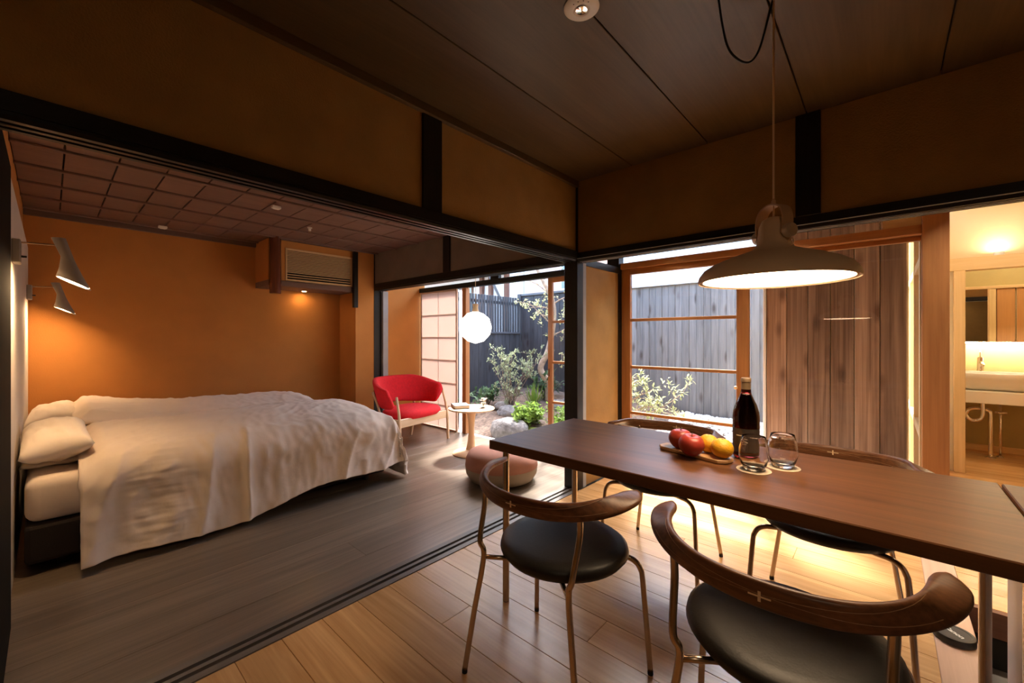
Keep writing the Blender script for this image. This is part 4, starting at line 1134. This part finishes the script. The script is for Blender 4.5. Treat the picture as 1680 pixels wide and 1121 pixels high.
apple((-0.600, 1.668, BZ), 0.044, (0, 0), 'red apple at the far end of the fruit board', 0.4)
apple((-0.541, 1.603, BZ), 0.045, (6, -10), 'red apple leaning in front of the other apple', 1.9)
citrus((-0.497, 1.672, BZ), 0.037, 'yellow citrus fruit between the apples and the front citrus')
citrus((-0.440, 1.634, BZ), 0.038, 'yellow citrus fruit at the end of the board by the glasses', (6, 4))

wb = empty('wine_bottle', (-0.386, 1.748, TZ), label='dark red wine bottle with brown foil on the table', cat='bottle')
BP = [(0.0, 0.006), (0.030, 0.001), (0.041, 0.003), (0.0445, 0.012), (0.045, 0.155), (0.043, 0.175), (0.036, 0.200), (0.026, 0.222), (0.0185, 0.240), (0.0155, 0.262), (0.0145, 0.296), (0.0, 0.297)]
MB().lathe(BP, 40, cap=False).build('bottle_glass', 'wine_glass_red', wb, True, 60)
MB().lathe([(0.0, 0.012), (0.038, 0.013), (0.0415, 0.02), (0.042, 0.155), (0.040, 0.174), (0.033, 0.199), (0.023, 0.220), (0.0155, 0.238), (0.0, 0.239)], 32, cap=False).build('wine', 'label_dark' if False else 'wine', wb, True, 60) if 'wine' in M else None
MB().lathe([(0.0168, 0.247), (0.0158, 0.262), (0.0156, 0.284), (0.0175, 0.286), (0.0175, 0.297), (0.0155, 0.301), (0.0, 0.302)], 28, cap=False).build('foil', 'foil', wb, True, 40)
def arc_patch(r, z0, z1, a0, a1, n=20):
    mb = MB()
    o = [(r*math.cos(a0+(a1-a0)*i/n), r*math.sin(a0+(a1-a0)*i/n)) for i in range(n+1)]
    q = [(x*0.994, y_*0.994) for x, y_ in o]
    mb.loft([[(x, y_, z0) for x, y_ in o + q[::-1]], [(x, y_, z1) for x, y_ in o + q[::-1]]])
    return mb
aim = math.atan2(-1.748, 0.386)
lb = arc_patch(0.0456, 0.028, 0.115, aim-1.3, aim+1.3).build('label', 'label_dark', wb, smooth=True, angle=40)
arc_patch(0.0459, 0.088, 0.0915, aim-0.75, aim+0.75).build('print_line', 'label_ink', lb)
arc_patch(0.0459, 0.064, 0.0650, aim-0.45, aim+0.10).build('print_line', 'label_ink', lb)
arc_patch(0.0459, 0.058, 0.0590, aim-0.45, aim+0.02).build('print_line', 'label_ink', lb)
arc_patch(0.0192, 0.2405, 0.2425, aim-0.6, aim+0.6).build('print_line', 'label_ink', wb)

def coaster(loc, label):
    o = MB().lathe([(0.0, 0), (0.052, 0), (0.053, 0.0012), (0.052, 0.0026), (0.0, 0.0026)], 48, cap=False).build('coaster', 'coaster_paper', None, True, 40, loc=loc)
    return tag(o, label, 'coaster', 'pale coasters under the glasses')
def tumbler(loc, label):
    out = [(0.0, 0.0), (0.026, 0.0), (0.031, 0.003), (0.040, 0.022), (0.0455, 0.045), (0.0445, 0.070), (0.040, 0.095), (0.0355, 0.113)]
    inn = [(0.0345, 0.1135), (0.0390, 0.095), (0.0433, 0.070), (0.0442, 0.045), (0.0385, 0.024), (0.028, 0.012), (0.0, 0.010)]
    r = empty('drinking_glass', loc, label=label, cat='glass', group='stemless glasses on the table')
    MB().lathe(out + inn, 48, cap=False).build('bowl', 'clear_glass', r, True, 60)
    return r
coaster((-0.330, 1.600, TZ), 'round pale coaster under the glass in front of the bottle')
tumbler((-0.330, 1.600, TZ+0.0027), 'clear stemless glass standing in front of the wine bottle')
coaster((-0.262, 1.702, TZ), 'round pale coaster under the glass before the board wall')
tumbler((-0.262, 1.702, TZ+0.0027), 'clear stemless glass standing before the weathered board wall')

# ------------------------------------------------------------------ pendant over the table
pd = empty('pendant_lamp', (-0.277, 1.63, 1.362), label='large brown dome pendant lamp hanging over the table', cat='lamp')
prof = [(0.0, 0.215), (0.020, 0.214), (0.034, 0.205), (0.043, 0.185), (0.047, 0.155), (0.050, 0.125), (0.062, 0.108), (0.095, 0.095), (0.140, 0.080), (0.185, 0.061), (0.215, 0.042), (0.229, 0.022), (0.233, 0.006), (0.232, 0.0),
        (0.229, 0.0), (0.225, 0.010), (0.218, 0.016)]
MB().lathe(prof, 72, cap=False).build('shade', 'pendant_shade', pd, True, 60)
MB().lathe([(0.0, 0.006), (0.214, 0.006), (0.217, 0.009), (0.217, 0.016), (0.0, 0.017)], 72, cap=False).build('diffuser', 'pendant_glow', pd, True, 40)
MB().lathe([(0.218, 0.016), (0.222, 0.003), (0.217, 0.003), (0.2165, 0.016)], 72, cap=False).build('rim', 'leather_tan', pd, True, 40)
# strap loop in the plane across the lamp
ca = R(-35); e1 = Vector((math.cos(ca), math.sin(ca), 0)); e2 = Vector((-math.sin(ca), math.cos(ca), 0))
path = bez([e1*-0.049+Vector((0, 0, 0.150)), e1*-0.054+Vector((0, 0, 0.20)), e1*-0.040+Vector((0, 0, 0.240)), Vector((0, 0, 0.256)), e1*0.040+Vector((0, 0, 0.240)), e1*0.054+Vector((0, 0, 0.20)), e1*0.049+Vector((0, 0, 0.150))], 8)
rings = []
for i, p in enumerate(path):
    t = (path[min(i+1, len(path)-1)] - path[max(i-1, 0)]).normalized(); nn = e2.cross(t).normalized()
    rings.append([p + e2*(u*0.021) + nn*(v*0.0022) for u, v in ((-1, -1), (1, -1), (1, 1), (-1, 1))])
MB().loft(rings).build('strap', 'leather_tan', pd)
for s in (-1, 1):
    q = e1*(s*0.051) + Vector((0, 0, 0.158))
    kb = MB().lathe([(0.0, 0), (0.022, 0), (0.023, 0.003), (0.023, 0.018), (0.021, 0.021), (0.0, 0.021)], 28, cap=False).mesh('knob', True, 40)
    link('knob', kb, 'brushed_knob', pd, loc=q, rot=(0, R(90*s), ca))
rg = MB()
for k in range(1):
    pts = [e1*0.066 + e1*(0.011*math.cos(a)) + Vector((0, 0, 0.118 + 0.011*math.sin(a))) for a in [2*PI*i/20 for i in range(21)]]
    rg.tube(pts, 0.0016, 6)
rg.build('pull_ring', 'inlay', pd)
MB().lathe([(0.007, 0.256), (0.007, 0.270), (0.003, 0.278)], 14, cap=False).build('cord_grip', 'leather_tan', pd, True, 40)
MB().tube([(0, 0, 0.21), (0, 0, 0.96)], 0.0032, 8).build('cord', 'inlay', pd)
hk = empty('ceiling_hook', (-0.277, 1.63, 2.37), label='black cord hook on the ceiling above the pendant', cat='hook')
MB().lathe([(0.016, 0), (0.016, -0.008), (0.010, -0.012), (0.010, -0.05), (0.0, -0.052)], 18, cap=False).build('stem', 'dark_metal', hk, True, 40)
o = MB().tube(bez([(-0.42, 1.50, 2.37), (-0.404, 1.512, 2.22), (-0.385, 1.53, 2.135), (-0.345, 1.57, 2.10), (-0.315, 1.598, 2.14), (-0.290, 1.622, 2.26), (-0.279, 1.632, 2.318)], 8), 0.0038, 8).build('power_cord', 'dark_metal', None, True)
tag(o, 'black power cord sagging from the ceiling to the pendant hook', 'cord')

# round emergency light
em = empty('emergency_light', (-0.815, 1.285, 2.37), label='round white emergency light on the dark ceiling', cat='light')
MB().lathe([(0.063, 0), (0.064, -0.004), (0.058, -0.009), (0.030, -0.013), (0.027, -0.011), (0.0, -0.008)], 40, cap=False).build('plate', 'white_plastic', em, True, 40)
MB().lathe([(0.020, -0.010), (0.021, -0.014), (0.012, -0.016), (0.0, -0.017)], 24, cap=False).build('lens', 'chrome', em, True, 40)
for a in range(4):
    b = R(-100 + 26*a)
    MB().lathe([(0.0025, -0.012), (0.0, -0.0135)], 8, (0.041*math.cos(b), 0.041*math.sin(b), 0), cap=False).build('indicator', 'dark_metal', em)

# lens cap on the border board
lc = empty('lens_cap', (0.203, 2.345, 0.0), R(-47), label='round black lens cap lying on the pale border board', cat='lens cap')
MB().lathe([(0.0, 0), (0.057, 0), (0.060, 0.002), (0.060, 0.024), (0.058, 0.027), (0.048, 0.0275)], 56, cap=False).build('rim', 'black_plastic', lc, True, 40)
MB().lathe([(0.048, 0.0275), (0.047, 0.0262), (0.0, 0.0262)], 56, cap=False).build('face', 'cap_face', lc, True, 40)
fc = bpy.data.curves.new('lettering', 'FONT'); fc.body = 'Canon'; fc.size = 0.026; fc.offset = 0.0005; fc.align_x = 'CENTER'; fc.align_y = 'CENTER'; fc.extrude = 0.0004
fo_ = bpy.data.objects.new('lettering', fc); COL.objects.link(fo_)
bpy.context.view_layer.update()
me = bpy.data.meshes.new_from_object(fo_.evaluated_get(bpy.context.evaluated_depsgraph_get()))
bpy.data.objects.remove(fo_, do_unlink=True)
me.materials.clear()
link('lettering', me, 'white_plastic', lc, loc=(0, 0, 0.0268))

# ------------------------------------------------------------------ washroom fittings
vc = empty('vanity_counter', (0.27, 5.90, 0.55), label='thick white vanity shelf under the basin', cat='shelf')
MB().box(0, 2.0, 0.0, 0.60, 0.0, 0.115, bev=0.004).build('slab', 'white_laminate', vc)
MB().box(0.30, 1.9, 0.58, 0.60, 0.115, 0.17, bev=0.003).build('upstand', 'white_laminate', vc)
bs = empty('wash_basin', (0.80, 6.12, 0.6652), label='wide white ceramic vessel basin on the vanity shelf', cat='basin')
def rrect(hx, hy, z, n=12, r=0.05):
    pts = []
    for cxs, cys, a0 in ((1, 1, 0), (-1, 1, 90), (-1, -1, 180), (1, -1, 270)):
        for k in range(n):
            a = R(a0 + 90*k/(n-1)); pts.append((cxs*(hx-r)+r*math.cos(a), cys*(hy-r)+r*math.sin(a), z))
    return pts
MB().loft([rrect(0.20, 0.10, 0.0), rrect(0.26, 0.15, 0.03), rrect(0.325, 0.20, 0.115), rrect(0.335, 0.21, 0.165), rrect(0.33, 0.205, 0.17), rrect(0.318, 0.195, 0.168), rrect(0.30, 0.18, 0.11), rrect(0.22, 0.12, 0.045), rrect(0.06, 0.055, 0.04)]).build('bowl', 'white_ceramic', bs, smooth=True, angle=60)
fa = empty('faucet', (0.735, 6.36, 0.6652), label='chrome lever faucet behind the basin', cat='faucet')
MB().lathe([(0.030, 0), (0.030, 0.01), (0.026, 0.012), (0.026, 0.30), (0.022, 0.31), (0.0, 0.312)], 24, cap=False).build('body', 'chrome', fa, True, 40)
MB().tube(bez([(0, 0, 0.25), (0, -0.07, 0.262), (0, -0.14, 0.245), (0, -0.15, 0.225)], 5), 0.015, 12).build('spout', 'chrome', fa, True, 50)
MB().tube([(0, 0, 0.31), (0, 0.01, 0.39)], 0.006, 8).build('lever', 'chrome', fa, True)
tr = empty('drain_trap', (0.72, 6.10, 0), label='chrome drain trap pipe under the vanity shelf', cat='pipe')
MB().tube(bez([(0.0, 0, 0.55), (0.0, 0, 0.42), (-0.02, 0, 0.37), (-0.075, 0, 0.36), (-0.11, 0, 0.41), (-0.085, 0, 0.465), (-0.02, 0.02, 0.475), (0.04, 0.03, 0.46), (0.055, 0.03, 0.40), (0.055, 0.03, 0.02)], 6), 0.017, 12).build('pipe', 'chrome', tr, True)
MB().lathe([(0.04, 0.0), (0.04, 0.006), (0.022, 0.02), (0.017, 0.022)], 20, (0.055, 0.03, 0), cap=False).build('floor_collar', 'chrome', tr, True, 40)
MB().tube([(0.13, 0.12, 0.02), (0.13, 0.12, 0.55)], 0.010, 10).build('supply_pipe', 'chrome', tr, True)
MB().lathe([(0.032, 0.0), (0.032, 0.006), (0.012, 0.018)], 20, (0.13, 0.12, 0), cap=False).build('floor_collar', 'chrome', tr, True, 40)
MB().tube([(0.09, 0.10, 0.44), (0.17, 0.10, 0.44)], 0.012, 8).build('valve', 'chrome', tr, True)
mc = empty('mirror_cabinet', (0.52, 6.32, 1.13), label='mirrored wall cabinet with pale timber edge over the basin', cat='cabinet')
MB().box(0, 1.6, 0.01, 0.18, 0.0, 0.56, bev=0.002).build('body', 'pine_x', mc)
for a, b in ((0.0, 0.44), (0.445, 0.90), (0.905, 1.6)):
    MB().box(a+0.002, b-0.002, -0.006, 0.010, 0.0, 0.535, bev=0.001).build('mirror_door', 'mirror', mc)
MB().box(0, 1.6, -0.006, 0.18, 0.537, 0.565, bev=0.002).build('top_edge', 'pine_x', mc)
MB().box(0.02, 1.58, 0.06, 0.075, -0.012, 0.0).build('light_strip', 'wash_glow', mc)
wl = empty('added_ceiling_lamp', (0.85, 4.55, 2.45), label='added unseen round lamp on the washroom passage ceiling', cat='lamp')  # unseen lamp added to raise the washroom brightness
MB().lathe([(0.13, 0), (0.13, -0.03), (0.12, -0.04)], 32, cap=False).build('ring', 'white_plastic', wl, True, 40)
MB().lathe([(0.12, -0.04), (0.08, -0.05), (0.0, -0.054)], 32, cap=False).build('diffuser', 'wash_fill_glow', wl, True, 40)
ul = empty('uplight', (0.72, 5.325, 1.865), label='small uplight on the washroom beam washing the cream wall', cat='lamp')
MB().lathe([(0.03, 0), (0.032, 0.02), (0.028, 0.03)], 20, cap=False).build('housing', 'white_plastic', ul, True, 40)
MB().lathe([(0.028, 0.028), (0.0, 0.0285)], 20, cap=False).build('bulb_disc', 'wash_glow', ul, True)
wl2 = empty('added_ceiling_lamp', (1.0, 6.0, 2.45), label='added unseen round lamp on the washroom ceiling above the basin', cat='lamp')  # second unseen lamp, added because the basin end was too dim
MB().lathe([(0.13, 0), (0.13, -0.03), (0.12, -0.04)], 32, cap=False).build('ring', 'white_plastic', wl2, True, 40)
MB().lathe([(0.12, -0.04), (0.08, -0.05), (0.0, -0.054)], 32, cap=False).build('diffuser', 'wash_fill_glow', wl2, True, 40)
for (x, lab) in ((-1.25, 'added black can downlight on the passage ceiling by the ochre pier'), (-0.45, 'added black can downlight on the passage ceiling behind the pendant lamp'), (0.35, 'added black can downlight on the passage ceiling before the timber post'), (1.15, 'added black can downlight on the passage ceiling before the washroom')):
    dn = empty('downlight', (x, 3.12, 2.24), label=lab, cat='lamp', group='added can downlights of the passage')  # unseen cans added to brighten the passage floor
    MB().lathe([(0.0, 0), (0.064, 0), (0.064, -0.14), (0.060, -0.14), (0.058, -0.004), (0.0, -0.004)], 28, cap=False).build('can', 'black_plastic', dn, True, 40)
    MB().lathe([(0.056, -0.006), (0.0, -0.0062)], 24, cap=False).build('bulb_disc', 'passage_fill_glow', dn)
kl = empty('added_ceiling_lamp', (0.9, -0.75, 2.37), label='added round fill lamp on the kitchen ceiling behind the viewer', cat='lamp')  # out-of-view lamp added as frontal fill for the dining room and bed
MB().lathe([(0.0, 0), (0.17, 0), (0.17, -0.07), (0.16, -0.07), (0.16, -0.03), (0.0, -0.03)], 40, cap=False).build('ring', 'white_plastic', kl, True, 40)
MB().lathe([(0.155, -0.045), (0.0, -0.0455)], 40, cap=False).build('diffuser', 'kitchen_fill_glow', kl, True, 40)
